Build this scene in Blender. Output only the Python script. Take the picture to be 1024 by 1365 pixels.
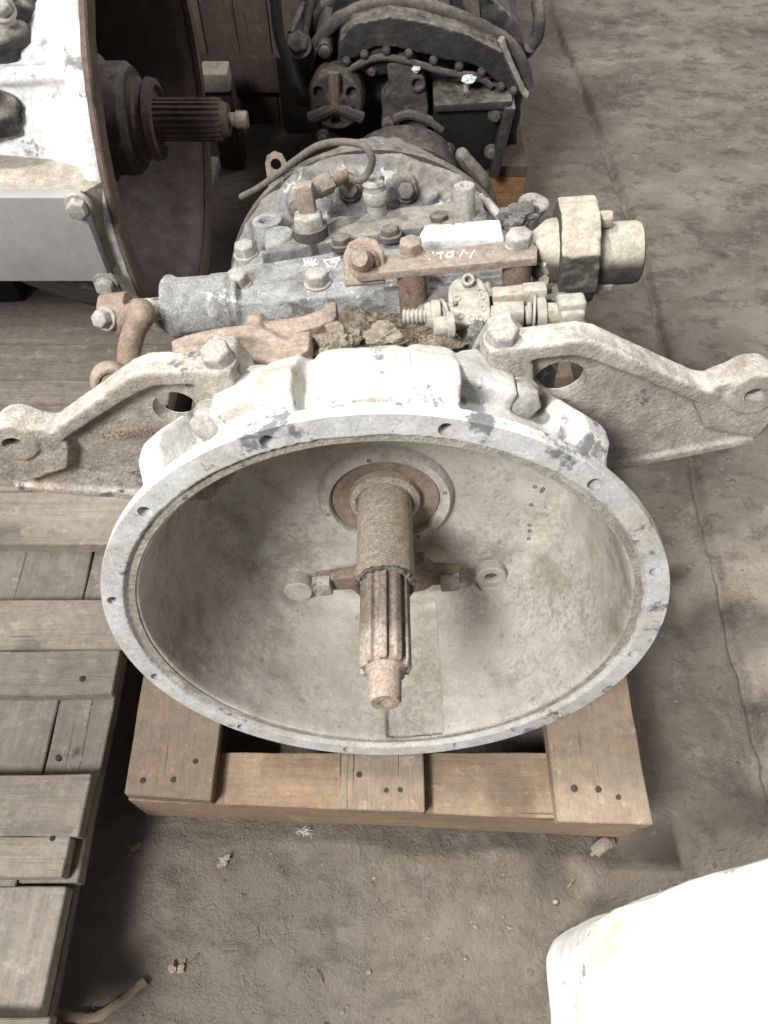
import bpy, bmesh, math, random
import numpy as np
from mathutils import Vector, Matrix, noise
random.seed(7)
for o in list(bpy.data.objects): bpy.data.objects.remove(o)
S = bpy.context.scene; COL = S.collection
R = math.radians
V = Vector

# ------------------------------------------------------------------ camera
PITCH = R(57.5); CAM = V((0, 0, .985)); FPX = 1027.0
cd = bpy.data.cameras.new('camera'); cam = bpy.data.objects.new('camera', cd); COL.objects.link(cam)
cam.location = CAM; cam.rotation_euler = (R(90) - PITCH, 0, 0)
cd.sensor_fit = 'HORIZONTAL'; cd.sensor_width = 36; cd.lens = 36 * FPX / 1024
cd.clip_start = .02; cd.clip_end = 200
S.camera = cam
S.render.resolution_x, S.render.resolution_y = 768, 1024

# ------------------------------------------------------------------ light: a hall lit by sun through openings on the left
w = bpy.data.worlds.new('World'); S.world = w; w.use_nodes = True
bg = w.node_tree.nodes['Background']; bg.inputs[0].default_value = (.97, .985, 1, 1); bg.inputs[1].default_value = .15
SUN = V((-.47, .20, .86)).normalized()
def beam(name, target, dist, radius, power, soft=.035, blend=.15):
    l = bpy.data.lights.new(name, 'SPOT'); o = bpy.data.objects.new(name, l); COL.objects.link(o)
    t = V(target); o.location = t + SUN * dist
    o.rotation_euler = (-SUN).to_track_quat('-Z', 'Y').to_euler()
    l.energy = power * dist * dist; l.spot_size = 2 * math.atan(radius / dist); l.spot_blend = blend
    l.shadow_soft_size = soft; l.color = (1, .985, .955)
    return o
beam('sunbeam_gearbox', (.07, .47, .45), 7, .42, 34, soft=.15)
beam('sunbeam_side_gearbox', (-.56, .86, .55), 7, .27, 28, soft=.08, blend=.1)
beam('sunbeam_foreground', (.16, -.06, .1), 7, .33, 30, soft=.25, blend=.2)
beam('sunbeam_far_floor', (1.75, 2.75, 0), 7, .75, 60, soft=.3, blend=.6)
def area_light(name, loc, target, sx, sy, power, col):
    l = bpy.data.lights.new(name, 'AREA'); o = bpy.data.objects.new(name, l); COL.objects.link(o)
    l.shape = 'RECTANGLE'; l.size = sx; l.size_y = sy; l.energy = power; l.color = col
    o.location = loc; o.rotation_euler = (V(target) - V(loc)).to_track_quat('-Z', 'Y').to_euler()
area_light('doorway_light', (-1.35, -1.25, 2.75), (0.1, .45, .25), .8, .9, 146, (1, .995, .985))
area_light('far_floor_fill', (1.7, 2.6, 3.2), (1.3, 2.2, 0), 1.6, 1.6, 75, (1, .99, .975))  # added fill lamp that lightens the far floor, no known roof opening
vs = S.view_settings; vs.view_transform = 'Standard'; vs.look = 'None'; vs.exposure = .22; vs.gamma = 1

# ------------------------------------------------------------------ measuring
fw = V((0, math.cos(PITCH), -math.sin(PITCH))); dn = V((0, -math.sin(PITCH), -math.cos(PITCH))); rt = V((1, 0, 0))
GM = Matrix.Translation((.001, .279, .355)) @ Matrix.Rotation(R(-11), 4, 'X') @ Matrix.Rotation(R(-5), 4, 'Y')
GI = GM.inverted()
def ray(x, y): return fw + rt * ((x - 512) / FPX) + dn * ((y - 682.5) / FPX)
def hit(o, d, i, val): return o + d * ((val - o[i]) / d[i])
def WX(x, y, v): return hit(CAM, ray(x, y), 0, v)
def WY(x, y, v): return hit(CAM, ray(x, y), 1, v)
def WZ(x, y, v): return hit(CAM, ray(x, y), 2, v)
def G(x, y, z): return hit(GI @ CAM, GI.to_3x3() @ ray(x, y), 2, z)      # gearbox frame, given height
def GY(x, y, v): return hit(GI @ CAM, GI.to_3x3() @ ray(x, y), 1, v)     # gearbox frame, given depth

# ------------------------------------------------------------------ materials
def ramp(nt, a, b, inp):
    n = nt.nodes.new('ShaderNodeMapRange'); n.inputs[1].default_value = a; n.inputs[2].default_value = b
    n.clamp = True; nt.links.new(inp, n.inputs[0]); return n.outputs[0]
def mixc(nt, fac, a, b):
    n = nt.nodes.new('ShaderNodeMix'); n.data_type = 'RGBA'
    if isinstance(fac, (int, float)): n.inputs[0].default_value = fac
    else: nt.links.new(fac, n.inputs[0])
    for k, s in ((6, a), (7, b)):
        if isinstance(s, tuple): n.inputs[k].default_value = (*s, 1)
        else: nt.links.new(s, n.inputs[k])
    return n.outputs[2]
def mth(nt, op, a, b=None):
    n = nt.nodes.new('ShaderNodeMath'); n.operation = op
    for k, s in ((0, a), (1, b)):
        if s is None: continue
        if isinstance(s, (int, float)): n.inputs[k].default_value = s
        else: nt.links.new(s, n.inputs[k])
    return n.outputs[0]
def nz(nt, vec, scale, detail=5, rough=.6, dist=0):
    n = nt.nodes.new('ShaderNodeTexNoise'); n.inputs['Scale'].default_value = scale; n.inputs['Detail'].default_value = detail
    n.inputs['Roughness'].default_value = rough; n.inputs['Distortion'].default_value = dist
    nt.links.new(vec, n.inputs['Vector']); return n.outputs[0]
def base(name):
    m = bpy.data.materials.new(name); m.use_nodes = True; nt = m.node_tree
    b = nt.nodes['Principled BSDF']
    tc = nt.nodes.new('ShaderNodeTexCoord'); oi = nt.nodes.new('ShaderNodeObjectInfo')
    ad = nt.nodes.new('ShaderNodeVectorMath'); ad.operation = 'MULTIPLY_ADD'
    nt.links.new(tc.outputs['Object'], ad.inputs[0]); ad.inputs[1].default_value = (1, 1, 1)
    sc = nt.nodes.new('ShaderNodeVectorMath'); sc.operation = 'SCALE'; sc.inputs[0].default_value = (3.1, 5.7, 4.3)
    nt.links.new(oi.outputs['Random'], sc.inputs['Scale']); nt.links.new(sc.outputs[0], ad.inputs[2])
    return m, nt, b, ad.outputs[0], oi
def grime(name, c1, c2, s=18, chip=None, chip_t=(.58, .62), chip_s=22, chip2=None, chip2_t=(.62, .68), chip2_s=9, dust=None, dust_amt=.6, dust_r=(.25, .95), dust_n=(.32, .6),
          rough=.75, metal=0, bump=.35, bs=260, speck=.35, spec=.35, speck_s=420, pits=0, mott=.55, clus=None):
    m, nt, b, vec, oi = base(name)
    col = mixc(nt, ramp(nt, .35, .65, nz(nt, vec, s, 6, .62)), c1, c2)
    h = nz(nt, vec, bs, 4, .65)
    if chip2:
        f = ramp(nt, *chip2_t, nz(nt, vec, chip2_s, 8, .7)); col = mixc(nt, f, col, chip2)
    if dust:
        g = nt.nodes.new('ShaderNodeNewGeometry'); sp = nt.nodes.new('ShaderNodeSeparateXYZ'); nt.links.new(g.outputs['Normal'], sp.inputs[0])
        f = mth(nt, 'MULTIPLY', ramp(nt, *dust_r, sp.outputs[2]), ramp(nt, *dust_n, nz(nt, vec, s * 2.3, 7, .68)))
        col = mixc(nt, mth(nt, 'MULTIPLY', f, dust_amt), col, dust)
    if chip:
        f = ramp(nt, *chip_t, nz(nt, vec, chip_s, 9, .72)); col = mixc(nt, f, col, chip)
        h = mth(nt, 'SUBTRACT', h, mth(nt, 'MULTIPLY', f, .5))
    if mott:
        f = ramp(nt, .34, .66, nz(nt, vec, s * 4.5, 9, .74))
        k = nt.nodes.new('ShaderNodeMix'); k.data_type = 'RGBA'; k.blend_type = 'MULTIPLY'; k.inputs[0].default_value = 1
        nt.links.new(col, k.inputs[6]); g2 = mth(nt, 'ADD', mth(nt, 'MULTIPLY', f, mott), 1 - mott * .6)
        cc = nt.nodes.new('ShaderNodeCombineColor')
        for i in range(3): nt.links.new(g2, cc.inputs[i])
        nt.links.new(cc.outputs[0], k.inputs[7]); col = k.outputs[2]
        h = mth(nt, 'ADD', h, mth(nt, 'MULTIPLY', f, .5))
    if speck:
        f = ramp(nt, .3, .7, nz(nt, vec, speck_s, 3, .7))
        k = nt.nodes.new('ShaderNodeMix'); k.data_type = 'RGBA'; k.blend_type = 'MULTIPLY'; k.inputs[0].default_value = 1
        nt.links.new(col, k.inputs[6])
        g2 = mth(nt, 'ADD', mth(nt, 'MULTIPLY', f, speck), 1 - speck * .5)
        cc = nt.nodes.new('ShaderNodeCombineColor')
        for i in range(3): nt.links.new(g2, cc.inputs[i])
        nt.links.new(cc.outputs[0], k.inputs[7]); col = k.outputs[2]
    if clus:
        f = mth(nt, 'MULTIPLY', ramp(nt, .46, .62, nz(nt, vec, 9, 5, .6)), ramp(nt, .47, .58, nz(nt, vec, 170, 6, .75)))
        col = mixc(nt, mth(nt, 'MULTIPLY', f, .55), col, clus)
        f = mth(nt, 'MULTIPLY', ramp(nt, .5, .66, nz(nt, vec, 7.3, 5, .6)), ramp(nt, .5, .56, nz(nt, vec, 60, 8, .75)))
        col = mixc(nt, mth(nt, 'MULTIPLY', f, .5), col, tuple(c * 1.5 for c in clus))
    if pits:
        f = ramp(nt, .66, .72, nz(nt, vec, 130, 3, .5)); col = mixc(nt, mth(nt, 'MULTIPLY', f, pits), col, (.07, .055, .04))
    nt.links.new(col, b.inputs['Base Color'])
    b.inputs['Metallic'].default_value = metal; b.inputs['Specular IOR Level'].default_value = spec
    nt.links.new(mth(nt, 'ADD', mth(nt, 'MULTIPLY', nz(nt, vec, s * 4, 4), .3), rough - .15), b.inputs['Roughness'])
    bp = nt.nodes.new('ShaderNodeBump'); bp.inputs['Strength'].default_value = bump; bp.inputs['Distance'].default_value = .002
    nt.links.new(h, bp.inputs['Height']); nt.links.new(bp.outputs[0], b.inputs['Normal'])
    return m
def wood(name, ca, cb, cd_, ax=0, stain=(.1, .08, .06), stain_t=(.56, .7), bump=.9, nails=True, grime_amt=.6):
    m, nt, b, vec, oi = base(name)
    mp = nt.nodes.new('ShaderNodeMapping'); nt.links.new(vec, mp.inputs[0])
    sc = [42, 42, 42]; sc[ax] = 2.2; mp.inputs['Scale'].default_value = sc
    n1 = nz(nt, mp.outputs[0], 1.0, 6, .6, .6); n2 = nz(nt, mp.outputs[0], 5.0, 4, .7)
    col = mixc(nt, ramp(nt, .3, .68, n1), ca, cb)
    col = mixc(nt, mth(nt, 'MULTIPLY', ramp(nt, .5, .8, n2), .55), col, cd_)
    f = ramp(nt, *stain_t, nz(nt, vec, 14, 7, .68)); col = mixc(nt, mth(nt, 'MULTIPLY', f, grime_amt), col, stain)
    f = ramp(nt, .4, .62, nz(nt, vec, 5, 5, .6)); col = mixc(nt, mth(nt, 'MULTIPLY', f, .4), col, tuple(c * .6 for c in cb))
    mp2 = nt.nodes.new('ShaderNodeMapping'); nt.links.new(vec, mp2.inputs[0]); s2 = [160, 160, 160]; s2[ax] = 3.0; mp2.inputs['Scale'].default_value = s2
    n3 = nz(nt, mp2.outputs[0], 1.0, 3, .5, .4); sp_ = mth(nt, 'MULTIPLY', ramp(nt, .66, .72, n3), ramp(nt, .45, .6, nz(nt, vec, 6, 4)))
    col = mixc(nt, mth(nt, 'MULTIPLY', sp_, .8), col, tuple(c * .3 for c in cb))
    f = ramp(nt, .42, .62, nz(nt, vec, 75, 9, .76)); col = mixc(nt, mth(nt, 'MULTIPLY', f, .42), col, tuple(c * .45 for c in cb))
    f = ramp(nt, .58, .64, nz(nt, vec, 48, 8, .72)); col = mixc(nt, mth(nt, 'MULTIPLY', f, .4), col, tuple(min(1, c * 1.35) for c in ca))
    v = nt.nodes.new('ShaderNodeHueSaturation'); nt.links.new(col, v.inputs['Color'])
    nt.links.new(mth(nt, 'ADD', mth(nt, 'MULTIPLY', oi.outputs['Random'], .35), .82), v.inputs['Value'])
    nt.links.new(v.outputs[0], b.inputs['Base Color']); b.inputs['Roughness'].default_value = .85; b.inputs['Specular IOR Level'].default_value = .2
    bp = nt.nodes.new('ShaderNodeBump'); bp.inputs['Strength'].default_value = bump; bp.inputs['Distance'].default_value = .0025
    nt.links.new(mth(nt, 'SUBTRACT', mth(nt, 'ADD', mth(nt, 'MULTIPLY', n2, .6), mth(nt, 'MULTIPLY', nz(nt, vec, 120, 5, .7), .7)), sp_), bp.inputs['Height']); nt.links.new(bp.outputs[0], b.inputs['Normal'])
    return m
DUST = (.40, .34, .265)
M = {}
M['bell'] = grime('bell_paint', (.55, .545, .525), (.43, .42, .40), 14, chip=(.17, .17, .172), chip_t=(.575, .62), chip_s=22, mott=.4, chip2=(.42, .36, .28), chip2_t=(.52, .68), dust=(.56, .54, .50), dust_amt=.5, bump=.4, speck=.3, rough=.7)
M['bell_in'] = grime('bell_inside', (.49, .468, .425), (.39, .365, .315), 7, mott=.3, chip2=(.17, .14, .105), chip2_t=(.5, .70), chip2_s=11, dust=(.47, .44, .385), dust_amt=.45, bump=.22, speck=.22, pits=.35, rough=.72, bs=160, clus=(.21, .175, .135))
M['cast'] = grime('cast_bracket', (.40, .36, .31), (.27, .235, .195), 16, chip=(.12, .12, .125), chip_t=(.61, .66), chip_s=20, chip2=(.42, .30, .22), chip2_t=(.6, .72), dust=(.60, .57, .515), dust_amt=.85, bump=1.0, bs=300, speck=.45)
M['case'] = grime('case_paint', (.20, .20, .20), (.13, .13, .13), 16, chip=(.50, .50, .48), chip_t=(.60, .63), chip_s=26, chip2=(.085, .085, .09), chip2_t=(.56, .62), chip2_s=15, dust=(.30, .265, .215), dust_amt=.8, bump=.6, speck=.4)
M['cover'] = grime('cover_paint', (.40, .40, .385), (.27, .265, .25), 22, chip=(.66, .66, .64), chip_t=(.60, .64), chip_s=30, chip2=(.16, .155, .15), chip2_t=(.56, .62), chip2_s=20, dust=(.255, .25, .24), dust_amt=.85, bump=.8, speck=.5)
M['silver'] = grime('silver_plate', (.29, .285, .275), (.25, .245, .235), 9, chip=(.2, .19, .18), chip_t=(.68, .74), chip_s=18, bump=.15, speck=.12, mott=.15, rough=.5, spec=.5)
M['white'] = grime('white_paint', (.66, .66, .65), (.55, .545, .525), 20, chip=(.24, .24, .24), chip_t=(.60, .64), chip_s=30, chip2=(.40, .37, .32), chip2_t=(.54, .66), bump=.35, speck=.2)
M['zinc'] = grime('bolt_zinc', (.36, .35, .325), (.24, .225, .20), 60, chip=(.26, .16, .10), chip_t=(.6, .7), chip_s=70, bump=.2, speck=.3, rough=.6, dust=(.46, .42, .36), dust_amt=.5)
M['rust'] = grime('rust_brown', (.22, .152, .112), (.18, .135, .104), 40, chip=(.13, .075, .05), chip_t=(.56, .68), chip_s=60, dust=(.42, .345, .27), dust_amt=.6, bump=.6, speck=.6, bs=420)
M['rust_dull'] = grime('rust_dull', (.27, .20, .155), (.21, .16, .125), 25, chip=(.24, .12, .07), chip_t=(.58, .7), chip_s=30, bump=.4, speck=.4)
M['rust_pink'] = grime('rust_pink', (.31, .22, .178), (.26, .205, .16), 30, chip=(.24, .15, .11), chip_t=(.6, .75), chip_s=45, dust=(.38, .325, .26), dust_amt=.5, bump=.5, speck=.4)
M['eye'] = grime('worn_eye', (.46, .38, .32), (.42, .30, .24), 40, chip=(.3, .2, .15), chip_t=(.6, .7), chip_s=60, bump=.6, speck=.4, dust=(.5, .45, .39), dust_amt=.5)
M['rust_bar'] = grime('rust_bar', (.27, .195, .15), (.26, .225, .188), 22, chip=(.2, .11, .07), chip_t=(.62, .7), chip_s=40, dust=(.38, .325, .26), dust_amt=.5, bump=.6, speck=.45)
M['sleeve'] = grime('dusty_sleeve', (.45, .375, .295), (.37, .305, .24), 40, chip=(.25, .14, .09), chip_t=(.62, .74), chip_s=50, bump=.9, speck=.75, bs=520, speck_s=620, dust=(.46, .395, .315), dust_amt=.4)
M['spline'] = grime('spline_steel', (.28, .235, .195), (.235, .185, .147), 45, chip=(.25, .135, .09), chip_t=(.55, .68), chip_s=70, bump=.6, speck=.6, bs=420, dust=(.46, .40, .33), dust_amt=.5)
M['rust_tip'] = grime('pilot_rust', (.33, .245, .195), (.30, .25, .205), 55, chip=(.52, .46, .40), chip_t=(.6, .7), chip_s=90, bump=.5, speck=.5, bs=420)
M['khaki'] = grime('khaki_dust', (.42, .37, .285), (.33, .29, .225), 24, chip=(.24, .21, .17), chip_t=(.66, .72), chip_s=60, dust=(.55, .49, .385), dust_amt=.6, bump=.55, speck=.3)
M['boxtop'] = grime('dusty_white', (.40, .365, .305), (.30, .265, .21), 20, chip=(.36, .30, .22), chip_t=(.58, .68), chip_s=30, bump=.6, speck=.4)
M['dusted'] = grime('dusted_black', (.05, .046, .04), (.09, .08, .068), 24, chip=(.3, .26, .2), chip_t=(.7, .74), chip_s=60, dust=(.43, .39, .315), dust_amt=1.0, dust_r=(.18, .55), dust_n=(.12, .4), bump=.55, speck=.3)
M['valve'] = grime('valve_alloy', (.38, .36, .32), (.29, .275, .24), 30, dust=(.43, .395, .325), dust_amt=.6, bump=.3, speck=.25)
M['dirt'] = grime('dirt', (.33, .275, .205), (.22, .18, .135), 60, chip=(.44, .385, .30), chip_t=(.58, .64), chip_s=160, bump=1.0, speck=.7, bs=500, rough=.95, spec=.1)
M['clod'] = grime('clod', (.33, .285, .22), (.25, .21, .165), 40, bump=1, speck=.5, rough=.95, spec=.1)
M['slag'] = grime('slag', (.13, .125, .12), (.24, .23, .21), 70, bump=1, speck=.6, rough=.9)
M['hole'] = grime('bolt_hole', (.16, .135, .11), (.11, .095, .08), 40, bump=.4)
M['nail'] = grime('nail_recess_shade', (.035, .028, .024), (.06, .045, .036), 90, bump=.4)  # near-black tone painted in for the shade inside the nail recesses
M['black'] = grime('oily_black_and_shade', (.022, .022, .024), (.045, .042, .04), 20, chip=(.5, .49, .47), chip_t=(.69, .71), chip_s=95, chip2=(.10, .08, .065), chip2_t=(.54, .7), dust=(.27, .235, .19), dust_amt=.9, dust_r=(.1, .8), bump=.6, rough=.5, spec=.5)
M['black_clean'] = grime('black_panel', (.008, .008, .009), (.013, .012, .012), 20, bump=.1, speck=.2, rough=.5, spec=.35)
M['grimy'] = grime('grimy_alloy', (.10, .088, .075), (.06, .052, .046), 25, chip=(.2, .18, .155), chip_t=(.6, .68), chip_s=40, dust=(.25, .21, .175), dust_amt=.8, bump=.5)
M['dark_brown'] = grime('dark_brown_steel', (.095, .066, .058), (.065, .047, .043), 10, chip=(.03, .022, .02), chip_t=(.6, .72), chip_s=12, bump=.25, speck=.2, rough=.6, dust=(.13, .105, .09), dust_amt=.5)
M['rim_rust'] = grime('rim_rust', (.15, .108, .086), (.095, .072, .060), 30, chip=(.42, .40, .37), chip_t=(.66, .7), chip_s=60, bump=.5)
M['rubber'] = grime('rubber', (.018, .018, .02), (.03, .03, .032), 20, bump=.1, rough=.45, spec=.5, speck=.1)
M['hose'] = grime('dusty_hose', (.17, .15, .125), (.12, .105, .09), 40, bump=.3, rough=.8)
M['chalk'] = grime('chalk', (.85, .85, .83), (.75, .75, .73), 60, bump=.3, speck=.2)
M['paint_block'] = grime('white_block', (.78, .79, .77), (.70, .72, .69), 9, chip=(.40, .34, .26), chip_t=(.61, .64), chip_s=20, mott=.16, chip2=(.50, .48, .42), chip2_t=(.60, .72), chip2_s=7, bump=.25, speck=.06, rough=.6, bs=90)
M['pwood'] = wood('pallet_wood', (.30, .222, .155), (.25, .187, .134), (.165, .124, .09), 1, stain=(.215, .175, .135), stain_t=(.38, .6), grime_amt=.85)
M['pwood_x'] = wood('pallet_wood_cross', (.32, .225, .145), (.265, .187, .124), (.165, .12, .085), 0, stain=(.19, .157, .126), stain_t=(.45, .65), grime_amt=.6)
M['gwood_x'] = wood('grey_wood_cross', (.345, .30, .248), (.26, .222, .182), (.145, .125, .105), 0, stain=(.085, .072, .062))
M['gwood_y'] = wood('grey_wood_long', (.325, .285, .24), (.245, .212, .18), (.11, .092, .078), 1, stain=(.10, .085, .07))
M['owood'] = wood('orange_wood', (.33, .185, .085), (.25, .135, .06), (.16, .085, .04), 0, stain=(.12, .07, .04))
M['dwood'] = wood('dark_wood', (.14, .10, .08), (.09, .066, .054), (.03, .022, .02), 2, stain=(.04, .03, .025))
M['cream'] = grime('cream_wood', (.42, .38, .32), (.33, .29, .24), 30, bump=.3)
M['stick'] = wood('stick_wood', (.27, .215, .15), (.21, .165, .115), (.18, .13, .09), 0)
M['crumb'] = grime('crumb', (.36, .30, .225), (.25, .195, .14), 120, bump=.5)

# concrete
def concrete():
    m, nt, b, vec, oi = base('concrete')
    mp = nt.nodes.new('ShaderNodeMapping'); nt.links.new(vec, mp.inputs[0]); mp.inputs['Scale'].default_value = (.8, 1.25, 1)
    a = nz(nt, mp.outputs[0], 5, 9, .66, .3)
    col = mixc(nt, ramp(nt, .36, .64, a), (.205, .172, .143), (.44, .378, .318))
    col = mixc(nt, mth(nt, 'MULTIPLY', ramp(nt, .50, .60, nz(nt, mp.outputs[0], 21, 9, .74)), .62), col, (.125, .103, .085))
    col = mixc(nt, mth(nt, 'MULTIPLY', ramp(nt, .53, .64, nz(nt, vec, 30, 9, .75)), .6), col, (.47, .42, .37))
    col = mixc(nt, mth(nt, 'MULTIPLY', ramp(nt, .6, .64, nz(nt, vec, 150, 4, .6)), .5), col, (.30, .265, .23))
    col = mixc(nt, mth(nt, 'MULTIPLY', ramp(nt, .66, .70, nz(nt, vec, 60, 5, .6)), .7), col, (.06, .05, .042))
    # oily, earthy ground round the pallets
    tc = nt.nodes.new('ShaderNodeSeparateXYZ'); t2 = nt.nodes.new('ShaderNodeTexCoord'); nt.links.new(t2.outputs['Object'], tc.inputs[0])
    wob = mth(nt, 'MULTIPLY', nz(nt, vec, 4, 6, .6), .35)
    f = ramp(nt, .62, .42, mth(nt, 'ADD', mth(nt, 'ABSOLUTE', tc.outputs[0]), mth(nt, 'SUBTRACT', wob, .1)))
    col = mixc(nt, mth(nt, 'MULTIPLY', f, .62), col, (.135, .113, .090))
    nt.links.new(col, b.inputs['Base Color']); b.inputs['Roughness'].default_value = .9; b.inputs['Specular IOR Level'].default_value = .2
    bp = nt.nodes.new('ShaderNodeBump'); bp.inputs['Strength'].default_value = 1; bp.inputs['Distance'].default_value = .0075
    nt.links.new(mth(nt, 'ADD', mth(nt, 'ADD', nz(nt, vec, 90, 8, .75), mth(nt, 'MULTIPLY', nz(nt, vec, 300, 4, .7), .4)), mth(nt, 'MULTIPLY', nz(nt, vec, 28, 6, .7), 1.6)), bp.inputs['Height']); nt.links.new(bp.outputs[0], b.inputs['Normal'])
    return m
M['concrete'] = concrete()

# ------------------------------------------------------------------ mesh building
def frame(axis):
    a = V(axis).normalized(); t = V((0, 0, 1)) if abs(a.z) < .9 else V((1, 0, 0))
    x = t.cross(a).normalized(); return x, a.cross(x), a
class MB:
    def __init__(s): s.v = []; s.f = []
    def add(s, vs_, fs): n = len(s.v); s.v += [V(p) for p in vs_]; s.f += [[i + n for i in q] for q in fs]; return s
    def box(s, c, d, rot=None):
        c = V(c); d = V(d) / 2; rot = rot or Matrix.Identity(3)
        vs_ = [c + rot @ V((d.x * i, d.y * j, d.z * k)) for i in (-1, 1) for j in (-1, 1) for k in (-1, 1)]
        return s.add(vs_, [(0, 1, 3, 2), (4, 6, 7, 5), (0, 4, 5, 1), (2, 3, 7, 6), (0, 2, 6, 4), (1, 5, 7, 3)])
    def lathe(s, prof, o, axis, n=32, ring=False, ph=0):
        x, y, a = frame(axis); o = V(o); vs_ = []; m = len(prof)
        for r, t in prof:
            for i in range(n):
                q = 2 * math.pi * i / n + ph; vs_.append(o + a * t + (x * math.cos(q) + y * math.sin(q)) * r)
        fs = []
        for k in range(m if ring else m - 1):
            k2 = (k + 1) % m
            for i in range(n): j = (i + 1) % n; fs.append((k * n + i, k * n + j, k2 * n + j, k2 * n + i))
        if not ring: fs += [tuple(range(n))[::-1], tuple(range((m - 1) * n, m * n))]
        return s.add(vs_, fs)
    def cyl(s, p0, p1, r0, r1=None, n=28, ph=0):
        p0 = V(p0); d = V(p1) - p0; r1 = r0 if r1 is None else r1
        return s.lathe([(r0, 0), (r1, d.length)], p0, d, n, ph=ph)
    def pipe(s, p0, p1, ro, ri, n=32, ch=.0008):
        p0 = V(p0); d = V(p1) - p0; L = d.length
        return s.lathe([(ri, 0), (ro, 0), (ro, L - ch), (ro - ch, L), (ri + ch, L), (ri, L - ch)], p0, d, n, ring=True)
    def prism(s, poly, o, ex, ey, t0, t1):
        ex, ey, o = V(ex), V(ey), V(o); ez = ex.cross(ey); n = len(poly)
        vs_ = [o + ex * p[0] + ey * p[1] + ez * t for t in (t0, t1) for p in poly]
        return s.add(vs_, [tuple(range(n))[::-1], tuple(range(n, 2 * n))] + [(i, (i + 1) % n, n + (i + 1) % n, n + i) for i in range(n)])
    def tube(s, path, r, n=12, flat=1):
        P = [V(p) for p in path]; rr = r if isinstance(r, (list, tuple)) else [r] * len(P); vs_ = []
        t = (P[1] - P[0]).normalized(); x, y, _ = frame(t)
        for i, p in enumerate(P):
            t = (P[min(i + 1, len(P) - 1)] - P[max(i - 1, 0)]).normalized()
            x = (x - t * x.dot(t)).normalized(); y = t.cross(x)
            vs_ += [p + (x * math.cos(2 * math.pi * k / n) + y * math.sin(2 * math.pi * k / n) * flat) * rr[i] for k in range(n)]
        fs = [(i * n + k, i * n + (k + 1) % n, (i + 1) * n + (k + 1) % n, (i + 1) * n + k) for i in range(len(P) - 1) for k in range(n)]
        fs += [tuple(range(n))[::-1], tuple(range((len(P) - 1) * n, len(P) * n))]
        return s.add(vs_, fs)
    def blob(s, c, r, amp=.3, fr=1.6, seed=0, sub=3, sc=(1, 1, 1)):
        bm = bmesh.new(); bmesh.ops.create_icosphere(bm, subdivisions=sub, radius=1); c = V(c)
        vs_ = []
        for v in bm.verts:
            d = 1 + amp * noise.fractal(v.co * fr + V((seed * 7.3, seed * 3.1, seed)), .9, 2.1, 3)
            vs_.append(c + V((v.co.x * sc[0], v.co.y * sc[1], v.co.z * sc[2])) * r * d)
        fs = [[v.index for v in f.verts] for f in bm.faces]; bm.free(); return s.add(vs_, fs)
def catmull(P, n=8):
    P = [V(p) for p in P]; out = []
    for i in range(len(P) - 1):
        a, b, c, d = P[max(i - 1, 0)], P[i], P[i + 1], P[min(i + 2, len(P) - 1)]
        for k in range(n):
            t = k / n; out.append(.5 * ((2 * b) + (c - a) * t + (2 * a - 5 * b + 4 * c - d) * t * t + (3 * b - a - 3 * c + d) * t ** 3))
    out.append(P[-1]); return out
def bake(ob):
    dg = bpy.context.evaluated_depsgraph_get(); me = bpy.data.meshes.new_from_object(ob.evaluated_get(dg))
    ob.modifiers.clear(); old = ob.data; ob.data = me; bpy.data.meshes.remove(old)
def build(name, mb, mat, parent=None, bevel=0, seg=2, ang=38, remesh=0, sm=4, rough=None, cut=None, loc=None, post=None):
    me = bpy.data.meshes.new(name); me.from_pydata([tuple(p) for p in mb.v], [], mb.f)
    bm = bmesh.new(); bm.from_mesh(me); bmesh.ops.recalc_face_normals(bm, faces=bm.faces)
    if bevel:
        es = [e for e in bm.edges if len(e.link_faces) == 2 and e.calc_face_angle() > R(28)]
        bmesh.ops.bevel(bm, geom=es, offset=bevel, segments=seg, profile=.6, affect='EDGES', clamp_overlap=True)
    bm.to_mesh(me); bm.free()
    ob = bpy.data.objects.new(name, me); COL.objects.link(ob)
    if remesh:
        md = ob.modifiers.new('r', 'REMESH'); md.mode = 'VOXEL'; md.voxel_size = remesh
        if sm: ms = ob.modifiers.new('s', 'SMOOTH'); ms.factor = .5; ms.iterations = sm
        bake(ob)
    if rough:
        amp, fr = rough; me = ob.data
        nn = [v.normal.copy() for v in me.vertices]
        for v, n in zip(me.vertices, nn): v.co += n * amp * noise.fractal(v.co * fr, .8, 2.1, 3)
    if post: post(ob.data)
    if cut:
        c = build('cutter_tmp', cut, None)
        md = ob.modifiers.new('b', 'BOOLEAN'); md.operation = 'DIFFERENCE'; md.object = c; md.solver = 'EXACT'
        bpy.context.view_layer.update(); bake(ob); d = c.data; bpy.data.objects.remove(c); bpy.data.meshes.remove(d)
    me = ob.data; me.name = name
    me.polygons.foreach_set('use_smooth', [True] * len(me.polygons))
    me.set_sharp_from_angle(angle=R(60 if remesh else ang))
    for m_ in (mat if isinstance(mat, list) else [mat] if mat else []): me.materials.append(m_)
    if parent: ob.parent = parent
    if loc is not None: ob.location = loc
    return ob
def tag(o, label, cat, group=None, kind=None):
    if label: o['label'] = label
    if cat: o['category'] = cat
    if group: o['group'] = group
    if kind: o['kind'] = kind
    return o
def empty(name, mtx=None):
    o = bpy.data.objects.new(name, None); COL.objects.link(o); o.empty_display_size = .05
    if mtx is not None: o.matrix_world = mtx
    return o
BOLT = {}
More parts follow.
